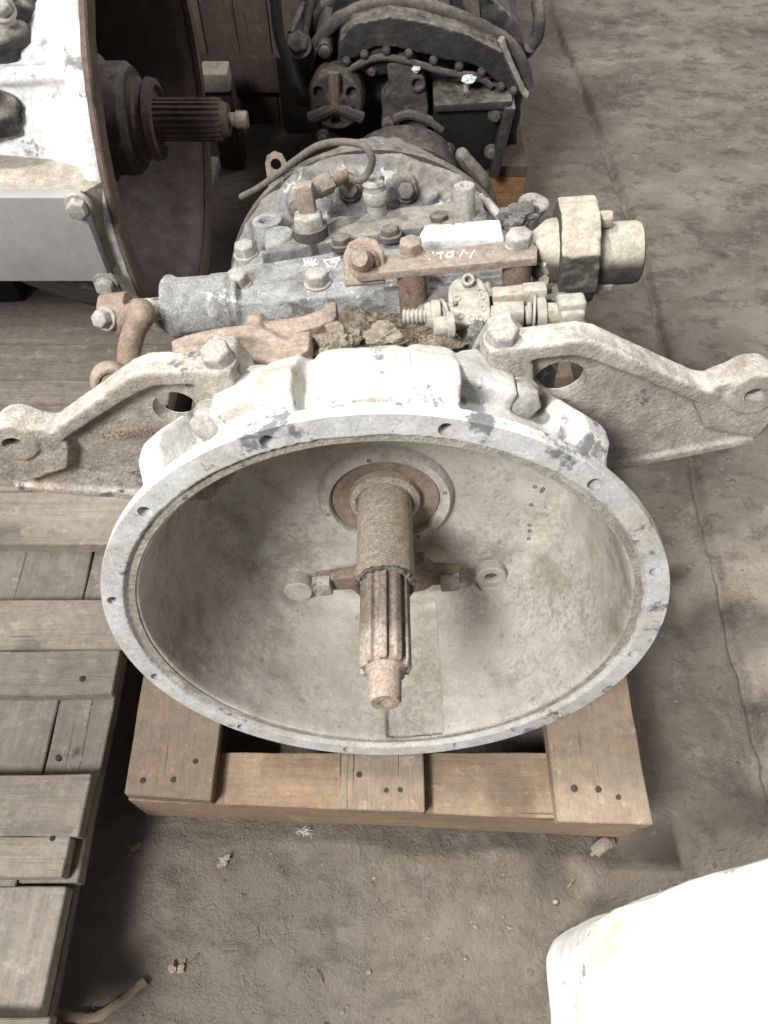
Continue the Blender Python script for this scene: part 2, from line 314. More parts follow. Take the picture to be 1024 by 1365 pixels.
def bolt(parent, pos, axis=(0, 0, 1), af=.020, h=.010, mat='zinc', washer=.0022, name='bolt', spin=None, wr=.72):
    """hex head, across flats af, height h, on a washer"""
    key = (af, h, mat, washer, name, wr)
    if key not in BOLT:
        mb = MB(); r = af / math.sqrt(3)
        mb.lathe([(r, -.004), (r, h * .82), (r * .86, h)], (0, 0, washer), (0, 0, 1), 6)
        if washer: mb.cyl((0, 0, -.004), (0, 0, washer), af * wr, af * wr, 24)
        o = build(name, mb, M[mat], bevel=.0006, seg=1, ang=30); BOLT[key] = o.data
        bpy.data.objects.remove(o)
    o = bpy.data.objects.new(name, BOLT[key]); COL.objects.link(o); o.parent = parent
    o.location = pos
    q = V(axis).to_track_quat('Z', 'Y') @ Matrix.Rotation(random.random() * 1.05 if spin is None else spin, 3, 'Z').to_quaternion()
    o.rotation_mode = 'QUATERNION'; o.rotation_quaternion = q
    return o

# ------------------------------------------------------------------ setting: floor
def floor():
    def lines(segs):
        out = []
        for a, b, st in segs: out += list(np.arange(a, b - 1e-9, st))
        return np.array(out + [segs[-1][1]])
    xs = lines([(-7, -1.2, .4), (-1.2, -.34, .03), (-.34, .44, .008), (.44, .53, .0028), (.53, 1.15, .009), (1.15, 7, .4)])
    ys = lines([(-6, -.3, .4), (-.3, .35, .007), (.35, 1.2, .011), (1.2, 2.6, .016), (2.6, 9, .4)])
    nx, ny = len(xs), len(ys); co = np.empty((ny, nx, 3))
    for j, y in enumerate(ys):
        cx = np.interp(y, [-6, 0, .289, .48, .715, 1.236, 1.7, 2.144, 9], [.478, .478, .478, .480, .4886, .499, .472, .43, .40])
        cx += .004 * noise.noise(V((y * 7, 0, 3))) + .004 * noise.noise(V((y * 37, 0, 7))) + .003 * noise.noise(V((y * 110, 0, 9)))
        wd = .0062 + .004 * noise.noise(V((y * 24, 5, 0)))
        dp = .011 + .007 * noise.noise(V((y * 6, 9, 0)))
        for i, x in enumerate(xs):
            z = 0
            if -.5 < x < 1.3 and -.5 < y < 2.8:
                z = .0025 * noise.fractal(V((x * 9, y * 9, 0)), .8, 2.1, 4)
                k = max(0, min(1, (.33 - y) / .2)) * max(0, min(1, (.40 - abs(x - .12)) / .12))
                if k: z += k * (.0060 * noise.fractal(V((x * 34, y * 34, 3)), .75, 2.2, 4) + .002)
            d = x - cx
            z += .004 * max(0, min(1, (d - .004) / .01)) - dp * math.exp(-(d / wd) ** 2)
            if d < 0: z -= .003 * math.exp(-((d / .03) ** 2))
            co[j, i] = (x, y, z)
    me = bpy.data.meshes.new('concrete_floor')
    idx = np.arange(nx * ny).reshape(ny, nx)
    q = np.stack([idx[:-1, :-1], idx[:-1, 1:], idx[1:, 1:], idx[1:, :-1]], -1).reshape(-1, 4)
    me.vertices.add(nx * ny); me.vertices.foreach_set('co', co.ravel())
    me.loops.add(q.size); me.loops.foreach_set('vertex_index', q.ravel().astype(np.int32))
    me.polygons.add(len(q)); me.polygons.foreach_set('loop_start', np.arange(0, q.size, 4, dtype=np.int32))
    me.update(calc_edges=True); me.polygons.foreach_set('use_smooth', [True] * len(q))
    me.materials.append(M['concrete'])
    o = bpy.data.objects.new('concrete_floor', me); COL.objects.link(o); tag(o, None, None, kind='structure')
floor()

# ------------------------------------------------------------------ pallets
def board(parent, name, x0, x1, y0, y1, z0, z1, mat, skew=(0, 0), warp=.0015, bev=.0009):
    """a plank; skew moves the two front corners in y"""
    nx = max(2, int((x1 - x0) / .03)); ny = max(2, int((y1 - y0) / .03)); c = V(((x0 + x1) / 2, (y0 + y1) / 2, (z0 + z1) / 2))
    bm = bmesh.new()
    bmesh.ops.create_cube(bm, size=1)
    if bev: 
        for v in bm.verts: v.co = V((v.co.x * (x1 - x0), v.co.y * (y1 - y0), v.co.z * (z1 - z0)))
        bmesh.ops.bevel(bm, geom=bm.edges[:], offset=bev, segments=2, affect='EDGES')
    n = nx if (x1 - x0) > (y1 - y0) else ny; ax = 0 if (x1 - x0) > (y1 - y0) else 1; L = max(x1 - x0, y1 - y0)
    for k in range(1, n):
        p = V((0, 0, 0)); p[ax] = -L / 2 + L * k / n; no = V((0, 0, 0)); no[ax] = 1
        bmesh.ops.bisect_plane(bm, geom=bm.verts[:] + bm.edges[:] + bm.faces[:], plane_co=p, plane_no=no)
    sd = random.random() * 50
    for v in bm.verts:
        q = v.co + c; t = q * 8 + V((sd, sd, sd))
        if v.co.y < 0: v.co.y += (skew[0] + (skew[1] - skew[0]) * (v.co.x / (x1 - x0) + .5)) * min(1, -v.co.y / (.4 * (y1 - y0)))
        d = noise.noise_vector(t) * warp + noise.noise_vector(t * 5) * warp * .5
        v.co += d
    me = bpy.data.meshes.new(name); bm.to_mesh(me); bm.free()
    me.polygons.foreach_set('use_smooth', [True] * len(me.polygons)); me.set_sharp_from_angle(angle=R(35)); me.materials.append(M[mat])
    o = bpy.data.objects.new(name, me); COL.objects.link(o); o.parent = parent; o.location = c
    return o
# under the main gearbox
p1 = tag(empty('wooden_pallet', Matrix.Translation((0, .6, 0))), 'orange-brown plank pallet under the gearbox with the open bell', 'pallet', 'wooden pallets')
def wboard(root, *a, **k):                      # planks given in world coordinates
    o = board(root, *a, **k); o.location -= V(root.location); return o
ZT = .115
for x0, x1, y0, sk in ((-.283, -.187, .189, (.002, -.004)), (-.049, .044, .175, (0, -.002)), (.185, .2856, .163, (0, -.003))):
    wboard(p1, 'deck_board', x0, x1, y0, 1.0, ZT - .021, ZT, 'pwood', skew=sk)
for y0, y1, sk in ((.178, .242, (.012, -.013)), (.56, .63, (0, 0)), (.93, .995, (0, 0))):
    wboard(p1, 'cross_beam', -.284, .2852, y0, y1, .012, ZT - .0225, 'pwood_x', skew=sk)
for x0, x1 in ((-.28, -.2), (-.04, .04), (.2, .28)):
    wboard(p1, 'bottom_board', x0, x1, .215, .98, .001, .012, 'pwood')
for x, y in ((-.235, .215), (-.002, .20), (.235, .195)): 
    for k in range(3):
        mb = MB(); r = random.uniform(.0022, .0034); q = V((x + (k - 1) * .024 + random.uniform(-.006, .006), y + random.uniform(-.012, .012), ZT + .0004))
        mb.lathe([(r, -.004), (r * 1.2, .0006), (r * .4, .001)], q - V(p1.location), (.1, 0, 1), 9); build('nail_head', mb, M['nail'], p1)
# grey pallet on the left
p2 = tag(empty('wooden_pallet', Matrix.Translation((-.6, .5, 0))), 'weathered grey plank pallet with stepped boards beside the bell housing', 'pallet', 'wooden pallets')
Z2 = .14
def yz(py): return WZ(60, py, Z2).y
rows = [(1440, 1358, -.306), (1170, 1116, -.322), (1114.5, 1033, -.313), (925, 867, -.309), (865.5, 800, -.304), (725, 655, -.31), (653, 605, -.31), (603, 563, -.31), (560, 541.5, -.31), (539, 508, -.31), (506.5, 460, -.31), (458, 402, -.30), (400, 340, -.32), (338, 290, -.33), (250, 200, -.33)]
for a, b, xr in rows:
    dz = random.uniform(-.002, .002)
    wboard(p2, 'deck_board', -1.25, xr + random.uniform(-.002, .002), yz(a), yz(b), Z2 - .02 + dz, Z2 + dz, 'gwood_x', warp=.0022)
for x0, x1, za in ((-.3745, -.3125, .117), (-.46, -.376, .1185), (-.56, -.4615, .117), (-.85, -.72, .117), (-1.2, -1.05, .117)):
    wboard(p2, 'runner_board', x0, x1, yz(1172) if x1 > -.32 else yz(1420), 1.35, .097, za, 'gwood_y', warp=.002)
wboard(p2, 'runner_board', -.50, -.3225, yz(1420), yz(1178), .0985, .1205, 'gwood_y', warp=.002)
for x in (-.40, -.78, -1.1):
    for y in (-.02, .28, .62, 1.1): wboard(p2, 'block', x - .045, x + .045, y - .05, y + .05, .02, .0965, 'gwood_y')
    wboard(p2, 'bottom_board', x - .05, x + .05, -.07, 1.3, .001, .0195, 'gwood_y')
for (px_, py_) in ((70, 1118), (78, 1010), (110, 905), (275, 507)):
    mb = MB(); r = random.uniform(.0022, .004); q = WZ(px_, py_, Z2 + .0005); mb.lathe([(r, -.004), (r * 1.1, .0008), (r * .5, .0014)], q - V(p2.location), (.1, .1, 1), 9); build('nail_head', mb, M['nail'], p2)

# ------------------------------------------------------------------ the main gearbox (frame: x right, y back along the shaft, z up; origin at the bell's face)
gb = tag(empty('gearbox', GM), 'white-grey gearbox with wide open bell housing and input shaft on orange pallet', 'gearbox', 'old truck gearboxes')
YA = V((0, 1, 0))
def arcpos(deg, r, y): a = R(deg); return V((math.cos(a) * r, y, math.sin(a) * r))
# bell
mb = MB()
prof = [(.030, .170), (.176, .170), (.186, .166), (.192, .155), (.200, .115), (.207, .06), (.2120, .012), (.2140, .0055), (.2238, .0055), (.2246, .0), (.2440, .0), (.2440, .0115),
        (.229, .0165), (.221, .05), (.213, .09), (.204, .135), (.199, .172), (.185, .190), (.03, .190)]
mb.lathe(prof, (0, 0, 0), YA, 200, ring=True)
def rad_box(deg, r0, r1, y0, y1, wdt, tilt=0):
    a = R(deg); ur = V((math.cos(a), 0, math.sin(a))); ut = V((-math.sin(a), 0, math.cos(a)))
    rot = Matrix((ut, YA, ur)).transposed(); mb.box(ur * ((r0 + r1) / 2) + YA * ((y0 + y1) / 2), (wdt, y1 - y0, r1 - r0), rot)
def gusset(deg, w, prof_yz):
    a = R(deg); ur = V((math.cos(a), 0, math.sin(a))); ut = V((math.sin(a), 0, -math.cos(a)))
    mb.prism([(y, r) for y, r in prof_yz], (0, 0, 0), YA, ur, -w / 2, w / 2)
gusset(103.2, .030, [(.008, .218), (.008, .234), (.026, .253), (.05, .2535), (.09, .238), (.145, .199), (.12, .203)])
gusset(77.0, .034, [(.008, .218), (.008, .234), (.024, .255), (.05, .2555), (.09, .240), (.145, .199), (.12, .203)])
gusset(129.8, .026, [(.004, .2185), (.004, .238), (.030, .2535), (.05, .2535), (.10, .229), (.145, .199), (.12, .203)])
gusset(47.5, .028, [(.004, .2185), (.004, .238), (.028, .2535), (.046, .252), (.10, .226), (.145, .199), (.12, .203)])
gusset(44.5, .012, [(.004, .2185), (.004, .236), (.02, .245), (.045, .243), (.10, .215), (.145, .199), (.12, .203)])
gusset(200, .018, [(.004, .2185), (.004, .236), (.03, .242), (.10, .218), (.145, .199), (.12, .203)])
gusset(-20, .018, [(.004, .2185), (.004, .236), (.03, .242), (.10, .218), (.145, .199), (.12, .203)])
mb.prism([(-.036, .214), (-.036, .228), (-.028, .239), (.031, .239), (.041, .226), (.041, .214)], (0, .034, 0), (1, 0, 0), (0, 0, 1), -.066, .006)
for a_ in (66, 114): rad_box(a_, .206, .236, .055, .125, .046)
holes = MB()
for k in range(12):
    p = arcpos(180 - 15 - 30 * k, .2334, 0); holes.cyl(p - YA * .005, p + YA * .0105, .0056, n=24)
p = arcpos(143, .203, .062); n_ = arcpos(143, 1, 0); holes.cyl(p - n_ * .03, p + n_ * .04, .026, n=32)
def relax(me, wfun, it, lam=.6):
    n = len(me.vertices); co = np.empty(n * 3); me.vertices.foreach_get('co', co); co = co.reshape(n, 3)
    e = np.empty(len(me.edges) * 2, np.int32); me.edges.foreach_get('vertices', e); a, b = e[0::2], e[1::2]
    deg = np.bincount(a, minlength=n) + np.bincount(b, minlength=n); w_ = (wfun(co) * lam)[:, None]
    for _ in range(it):
        acc = np.stack([np.bincount(a, co[b, k], n) + np.bincount(b, co[a, k], n) for k in range(3)], 1) / deg[:, None]
        co = co + (acc - co) * w_
    me.vertices.foreach_set('co', co.ravel()); me.update()
def bell_post(me):
    relax(me, lambda c: np.clip((c[:, 1] - .013) / .008, 0, 1) * (np.hypot(c[:, 0], c[:, 2]) > np.interp(c[:, 1], [0, .06, .115, .155, .19], [.218, .2125, .207, .201, .19])) * (c[:, 2] > -.1), 9)
    nn = [v.normal.copy() for v in me.vertices]
    for v, vn_ in zip(me.vertices, nn):
        x, y, z = v.co; r = math.hypot(x, z)
        if z < 0 and .003 < y < .2 and r < .2142 - .06 * max(0, y - .05) - .0 and r > .12 and y < .166:
            u = x - .014; k = 1 - max(0, min(1, (abs(u) - .029) / .003))
            k *= max(0, min(1, (y - .004) / .006))
            if k > 0: v.co += V((x / r, 0, z / r)) * .0065 * k
        if y > .062 and z > .1:
            zl = .237 - .717 * (y - .06); ro = np.interp(y, [.05, .09, .135, .172, .19], [.224, .214, .204, .199, .185])
            k = min(1, (zl - .1) / (ro - .1 + .006)); wx = max(0, min(1, (.125 - abs(x)) / .05)); k = 1 + (k - 1) * wx * min(1, (y - .062) / .012)
            v.co.z = .1 + (v.co.z - .1) * k
        if y < .0125 and r > .2415:
            k = (.2438 - .0006 * max(0, 1 - y / .002)) / r; v.co.x *= k; v.co.z *= k; v.co.y = max(0, min(.0115, v.co.y)); continue
        if abs(y) < .0012 and .2262 < r: v.co.y = 0; continue
        a = .0005 if y > .0145 and r > .2 else .00022
        v.co += vn_ * a * noise.fractal(v.co * 42, .8, 2.1, 3)
bell = build('bell_housing', mb, [M['bell'], M['bell_in']], gb, remesh=.0021, sm=2, cut=holes, post=bell_post)
me = bell.data
for f in me.polygons:
    c = f.center; r = math.hypot(c.x, c.z)
    lim = np.interp(c.y, [.003, .012, .06, .115, .155, .172], [.2235, .2235, .2205, .2135, .206, .195])
    if c.y > .0035 and c.y < .176 and r < lim and (c.x * f.normal.x + c.z * f.normal.z < .001 or c.y > .16): f.material_index = 1
p = arcpos(143, 1, 0); m2 = MB(); m2.lathe([(.034, 0), (.034, .006), (.031, .008)], p * .222 + YA * .066, p, 40); build('inspection_sun_block', m2, M['case'], bell, ang=40)  # plate added outside the hole to keep the sun off the shaft tip
# recessed dark bottoms of the flange holes
for k in range(12):
    p = arcpos(180 - 15 - 30 * k, .2334, .0095); m2 = MB(); m2.cyl(p, p + YA * .0015, .0054, n=20); build('bolt_hole', m2, M['hole'], bell)
# seam groove ring on the flange face
m2 = MB(); m2.lathe([(.2162, .0042), (.2215, .0042), (.2215, .0065), (.2162, .0065)], (0, 0, 0), YA, 160, ring=True); build('sealing_ring', m2, M['cast'], bell)
# bearing retainer on the back wall
m2 = MB(); m2.lathe([(.0565, .172), (.0565, .163), (.0585, .1600), (.0665, .1600), (.0700, .165), (.0715, .172)], (0, 0, -.006), YA, 96, ring=True)
ret = build('bearing_retainer', m2, M['bell_in'], gb, ang=50)
m2 = MB(); m2.lathe([(.034, .172), (.034, .1665), (.0552, .1655), (.0562, .172)], (0, 0, -.006), YA, 96, ring=True); build('rusty_disc', m2, M['rust_dull'], ret)
m2 = MB(); m2.lathe([(.0285, .172), (.0285, .156), (.031, .154), (.036, .158), (.037, .172)], (0, 0, -.002), YA, 72, ring=True); build('inner_ring', m2, M['sleeve'], ret)
for a in (100, 10, 190, -60): 
    m2 = MB(); p = V((math.cos(R(a)) * .0625, .1596, math.sin(R(a)) * .0625 - .006)); m2.pipe(p + YA * .002, p - YA * .0008, .0022, .0012, 16, .0002); build('screw', m2, M['rust'], ret)
# shaft
shaft = empty('input_shaft'); shaft.parent = gb
m2 = MB(); m2.lathe([(.020, .168), (.0275, .168), (.0275, .0515), (.0262, .048), (.0228, .048), (.0222, .075), (.02, .08)], (0, 0, 0), YA, 64, ring=True)
build('sleeve', m2, M['sleeve'], shaft, ang=50, rough=(.0003, 160))
m2 = MB(); N = 240
for k in range(7):
    pass
P = []
for i in range(90): a = i / 90 * 2 * math.pi; P.append(V((math.cos(a) * .0262, .0485 + .0012 * noise.noise(V((i * .4, 1, 0))), math.sin(a) * .0262)))
P.append(P[0]); m2.tube(P, [.0022 + .0011 * noise.noise(V((i * .7, 0, 2))) for i in range(91)], 8); build('grime_ring', m2, M['grimy'], shaft, rough=(.0012, 420))
m2 = MB(); pr = []
NT = 10
for i in range(NT):
    a0 = 2 * math.pi * (i + .5) / NT
    for da, r in ((-.185, .0188), (-.150, .0222), (-.135, .0229), (.135, .0229), (.150, .0222), (.185, .0188)): pr.append((math.cos(a0 + da) * r, math.sin(a0 + da) * r))
def ring_pts(y, k=1): return [V((p[0] * k, y, p[1] * k)) for p in pr]
n_ = len(pr); rows_ = [ring_pts(.09), ring_pts(-.0385), [V((q.x, -.0415, q.z)) * 1 if False else V((q.x * .94, -.0425, q.z * .94)) for q in ring_pts(0)]]
vs_ = sum(rows_, []); fs = [(k * n_ + i, k * n_ + (i + 1) % n_, (k + 1) * n_ + (i + 1) % n_, (k + 1) * n_ + i) for k in range(2) for i in range(n_)] + [tuple(range(n_)), tuple(range(2 * n_, 3 * n_))]
m2.add(vs_, fs); build('splines', m2, M['spline'], shaft, bevel=.0005, seg=1, ang=35, rough=(.00018, 300))
m2 = MB(); m2.lathe([(.0185, -.040), (.0160, -.0445), (.0140, -.047), (.0135, -.070), (.0118, -.0735), (.0062, -.0737), (.0035, -.0700), (.001, -.0690)], (0, 0, 0), YA, 40); build('pilot_tip', m2, M['rust_tip'], shaft, ang=50, rough=(.0002, 300))
# release fork behind the sleeve
fork = empty('release_fork'); fork.parent = gb
pl, pr2 = GY(430, 783, .128), GY(600, 777, .128)
m2 = MB()
m2.prism([(-.086, -.113), (-.05, -.111), (-.038, -.120), (.0, -.124), (.032, -.122), (.043, -.113), (.074, -.111), (.074, -.093), (.046, -.088), (.036, -.070), (-.03, -.070), (-.044, -.088), (-.086, -.092)], (0, .145, 0), (1, 0, 0), (0, 0, 1), -.002, .013)
m2.box((.0, .15, -.08), (.05, .03, .05))
fb = build('fork_body', m2, M['rust'], fork, remesh=.0018, sm=3, rough=(.0005, 120))
for p in (pl, pr2):
    m2 = MB(); m2.box((p.x, .130, p.z), (.0205, .014, .0195), Matrix.Rotation(R(random.uniform(-6, 6)), 3, 'Y')); build('fork_pad', m2, M['cast'], fork, bevel=.0018, rough=(.0004, 150))
p = GY(398, 786, .156); m2 = MB(); m2.lathe([(.0165, .016), (.0165, -.003), (.0150, -.0045)], p, YA, 32); build('plug', m2, M['bell_in'], bell, ang=40)
p = GY(655, 768, .160); m2 = MB(); m2.pipe(p + YA * .012, p - YA * .003, .0175, .0075, 36, .0015); build('bolt_boss', m2, M['bell_in'], bell)
m2 = MB(); m2.cyl(p + YA * .006, p + YA * .004, .0076, n=20); build('bolt_hole', m2, M['hole'], bell)
m2 = MB(); m2.tube(catmull([GY(628, 778, .158), GY(640, 790, .157), GY(660, 790, .157), GY(678, 778, .158)], 6), .0035, 8); build('casting_rib', m2, M['bell_in'], bell)
for (x, y) in ((713, 649), (722, 655), (724, 652), (708, 673), (706, 700), (706, 708), (705, 718)):
    p = GY(x, y, .1695); m2 = MB(); m2.pipe(p + YA * .001, p - YA * .0006, .0021, .0013, 12, .0002); build('drip', m2, M['hole'], bell)

# mounting brackets
def bracket(s):
    b = empty('mounting_bracket'); b.parent = gb
    mb = MB(); Y0 = .094
    def X(pts): return [(s * x, z) for x, z in pts]
    plate = [(.098, .13), (.100, .222), (.166, .2270), (.258, .174), (.285, .160), (.320, .166), (.334, .150), (.330, .122), (.318, .110), (.205, .0875), (.15, .082)]
    mb.prism(X(plate), (0, Y0, 0), (1, 0, 0), (0, 0, 1), -.014, 0)
    ec = GY(18, 592, Y0 - .0165) if s < 0 else GY(1007, 527, Y0 - .0165)
    ex_, ez_ = abs(ec.x), ec.z
    def X(pts): return [(s * x, z) for x, z in pts]
    up = [(.096, .2285), (.130, .2305), (.162, .2325), (.176, .2285), (.215, .2055), (.258, .1800), (.290, .1690)]
    lo = [(.292, .158), (.256, .1675), (.213, .1925), (.172, .2140), (.158, .2185), (.130, .2175), (.096, .2155)]
    mb.prism(X(up + lo), (0, Y0, 0), (1, 0, 0), (0, 0, 1), -.014, .0135)
    mb.prism(X([(.088, .145), (.084, .190), (.100, .224), (.116, .229), (.130, .212), (.133, .165)]), (0, Y0, 0), (1, 0, 0), (0, 0, 1), -.04, .014)
    mb.cyl((s * ex_, Y0 - .0165, ez_), (s * ex_, Y0 + .014, ez_), .0190, n=36)
    mb.prism(X([(ex_ - .042, ez_ - .010), (ex_ - .03, ez_ + .008), (ex_, ez_ + .0185), (ex_ + .022, ez_ + .010), (ex_ + .026, ez_ - .022), (ex_ + .015, ez_ - .048), (ex_ - .03, ez_ - .034)]), (0, Y0, 0), (1, 0, 0), (0, 0, 1), -.012, .0125)
    mb.prism(X([(.15, .082), (.205, .0875), (.320, .110), (.318, .117), (.203, .0955), (.15, .091)]), (0, Y0, 0), (1, 0, 0), (0, 0, 1), -.05, .004)
    cut = MB(); hr = .0180 if s < 0 else .0205; cut.prism(X([(.1535 + hr * math.cos(R(a)), .1870 + hr * .88 * math.sin(R(a))) for a in range(0, 360, 10)]), (0, Y0, 0), (1, 0, 0), (0, 0, 1), -.04, .04)
    cut.prism(X([(ex_ + .0085 * math.cos(R(a)) * (1.15 if a < 100 or a > 260 else 1), ez_ + .0066 * math.sin(R(a))) for a in range(0, 360, 20)]), (0, Y0, 0), (1, 0, 0), (0, 0, 1), -.04, .04)
    a = build('bracket_body', mb, M['cast'], b, remesh=.0017, sm=6, rough=(.0005, 70), cut=cut)
    m2 = MB(); m2.lathe([(.0105, -.0160), (.0175, -.0160), (.0182, -.0150), (.0182, -.010), (.0105, -.010)], (s * ex_, Y0, ez_), YA, 36, ring=True); build('eye_face', m2, M['eye'], b)
    m2 = MB(); m2.cyl((s * ex_, Y0 - .006, ez_), (s * ex_, Y0 + .004, ez_), .0125, n=24); build('eye_bore', m2, M['hole'], b)
    bolt(b, (s * .1185, Y0 - .0165, .1880), (s * .22, -1, .25), .0245, .015, 'zinc', .003, wr=.68)
    bolt(b, (s * .1065, Y0 + .001, .2275), (s * .10, -.35, 1), .0215, .013, 'zinc', .002, wr=.62)
    if s < 0:   # worn raised casting letters, unreadable
        for k in range(11):
            c = GY(140 + k * 8.1, 580 - k * .55, Y0 - .0142); h = .0052
            st = [((-1, -1), (-1, 1)), ((-1, 1), (1, .7)), ((1, -1), (1, 1)), ((-1, 0), (1, 0)), ((-1, -1), (1, -1)), ((-1, 1), (1, -1))]
            m2 = MB()
            for q in random.sample(st, 3):
                m2.tube([V((c.x + u[0] * .0017, c.y, c.z + u[1] * h * .7)) for u in q], .0008, 6)
            build('raised_letter', m2, M['rust_dull'], a)
    return b
bracket(-1); bracket(1)

# case behind the bell
mb = MB()
mb.prism([(.188, -.13), (.188, .164), (.40, .164), (.50, .13), (.53, .05), (.53, -.12), (.50, -.142)], (0, 0, 0), (0, 1, 0), (0, 0, 1), -.150, .160)
mb.box((-.155, .30, .10), (.03, .10, .10)); mb.box((.165, .30, .06), (.03, .14, .10))
case = build('case', mb, M['case'], gb, remesh=.0045, sm=4, rough=(.0016, 40))
m2 = MB(); m2.prism([(-.11, -.14), (.11, -.14), (.10, .0), (-.10, .0)], (0, .36, 0), (1, 0, 0), (0, 0, 1), -.1, .06); build('sump', m2, M['case'], gb, bevel=.01)
# rear drum with sloping shoulder
pts = [GY(x, y, .405) for x, y in ((322, 312), (430, 228), (540, 203), (640, 255))]
ax_, bx_, cx_ = pts[0], pts[2], pts[3]
def circ(a, b, c):
    (ax, ay), (bx, by), (cx, cy) = a, b, c; d = 2 * (ax * (by - cy) + bx * (cy - ay) + cx * (ay - by))
    ux = ((ax * ax + ay * ay) * (by - cy) + (bx * bx + by * by) * (cy - ay) + (cx * cx + cy * cy) * (ay - by)) / d
    uy = ((ax * ax + ay * ay) * (cx - bx) + (bx * bx + by * by) * (ax - cx) + (cx * cx + cy * cy) * (bx - ax)) / d
    return ux, uy, math.hypot(ax - ux, ay - uy)
dx, dz, dr = circ((ax_.x, ax_.z), (bx_.x, bx_.z), (cx_.x, cx_.z))
print('drum', dx, dz, dr)
mb = MB(); mb.lathe([(dr * .35, .335), (dr * .84, .372), (dr * .95, .388), (dr, .395), (dr, .410), (dr * .82, .416), (dr * .72, .56), (dr * .5, .60)], (dx, 0, dz), YA, 96)
for a, rr in ((95, .86), (72, .84), (118, .86), (140, .87), (50, .86)):
    p = V((dx + math.cos(R(a)) * dr * rr, .382, dz + math.sin(R(a)) * dr * rr)); mb.cyl(p, p + V((0, -.012, .006)), .015, .012, 20)
for a, r0, r1 in ((84, .45, .8), (105, .5, .9), (60, .5, .9), (128, .5, .9)):
    u = V((math.cos(R(a)), 0, math.sin(R(a)))); mb.tube([V((dx, .366, dz)) + u * dr * r0, V((dx, .376, dz)) + u * dr * r1], [.010, .006], 10)
drum = build('rear_housing', mb, M['case'], gb, remesh=.003, sm=3, rough=(.0034, 38))
for a in (95, 72, 118, 140, 50):
    p = V((dx + math.cos(R(a)) * dr * .86, .368, dz + math.sin(R(a)) * dr * .86)); bolt(drum, p, (0, -1, .5), .0155, .009, 'grimy', .0015)
m2 = MB(); m2.lathe([(dr * 1.01, .400), (dr * 1.02, .404), (dr * 1.02, .409), (dr * 1.01, .413), (dr * .98, .413), (dr * .98, .400)], (dx, 0, dz), YA, 96, ring=True); build('gasket', m2, M['grimy'], drum)

# shift cover: long cast cover across the top
ZC = .205
def C(x, y): return G(x, y, ZC)
fl, fr = C(292, 392), C(560, 362); bl, br = C(330, 322), C(690, 285)
mb = MB()
y0, y1 = .222, .312
xl, xr = C(290, 385).x, .125
mb.prism([(xl, y0), (xr, y0), (xr, y1), (xl + .02, y1)], (0, 0, 0), (1, 0, 0), (0, 1, 0), .160, ZC - .004)
mb.prism([(xl + .01, y0 + .012), (xr, y0 + .012), (xr, y1), (xl + .03, y1)], (0, 0, 0), (1, 0, 0), (0, 1, 0), .18, ZC)
for x, y in ((318, 381), (424, 379)):
    p = C(x, y); mb.lathe([(.0175, -.05), (.0165, -.003), (.0155, -.001)], p + V((0, .006, 0)), (0, 0, 1), 28); mb.box((p.x, p.y + .03, ZC - .02), (.024, .06, .03))
# boss joining the rod guide
pc = V((C(255, 380).x, .240, .192)); mb.cyl((pc.x - .022, pc.y, pc.z), (xl + .02, pc.y, pc.z), .0235, n=40)
mb.cyl((xl - .006, pc.y, pc.z), (xl + .012, pc.y, pc.z), .027, n=40)
cover = build('shift_cover', mb, M['cover'], gb, remesh=.0021, sm=3, rough=(.0007, 55))
for x, y, af in ((318, 379, .0195), (424, 377, .0195), (328, 339, .0185), (430, 325, .0185)):
    p = C(x, y); bolt(cover, V((p.x, p.y, ZC - .0005)), (0, -.08, 1), af, .0105, 'zinc', .002, wr=.66)
pend = C(224, 380).x
m2 = MB(); m2.lathe([(.0265, 0), (.0290, .003), (.0285, .007), (.0255, .012), (.0255, .050), (.0262, .056)], (pend, pc.y, pc.z), (1, 0, 0), 48); guide = build('rod_guide', m2, M['cover'], gb, ang=40, rough=(.0005, 90))
m2 = MB(); m2.cyl((pend - .05, pc.y, pc.z - .001), (pend + .01, pc.y, pc.z - .001), .0105); build('selector_rod', m2, M['cast'], gb, rough=(.0003, 120))
# selector lever on the rod end, cranked down to a ball end
lev = empty('selector_lever'); lev.parent = gb
xq = G(176, 372, .192).x
mb = MB()
top = V((xq, pc.y - .003, pc.z)); mb.cyl(top - V((.013, 0, 0)), top + V((.013, 0, 0)), .0185, n=32)
path = [top + V((0, -.006, -.01)), GY(190, 415, .205), GY(180, 440, .195), GY(173, 462, .187), GY(172, 490, .178), GY(172, 520, .165)]
mb.tube(catmull(path, 6), [.0115] * 10 + [.0105] * 21, 16)
build('lever_arm', mb, M['rust_dull'], lev, remesh=.002, sm=4, rough=(.0006, 80))
p = GY(172, 370, pc.y - .024); bolt(lev, (top.x - .004, top.y - .019, top.z + .006), (-.35, -1, .6), .015, .010, 'zinc', .0015)
pb = GY(147, 508, .158); end = GY(172, 520, .165)
mb = MB(); mb.lathe([(.006, -.015), (.0155, -.012), (.017, -.006), (.017, .004), (.0145, .010), (.006, .012)], pb, (.35, -.8, .3), 32); mb.tube([pb, end], .009, 14)
be = build('ball_end', mb, M['rust_pink'], lev, remesh=.0015, sm=2)
m2 = MB(); d_ = V((.35, -.8, .3)).normalized(); m2.pipe(pb + d_ * .009, pb + d_ * .0135, .013, .0095, 28); m2.cyl(pb + d_ * .008, pb + d_ * .0115, .0095, .008, 24); build('ball_joint', m2, M['rust'], lev)

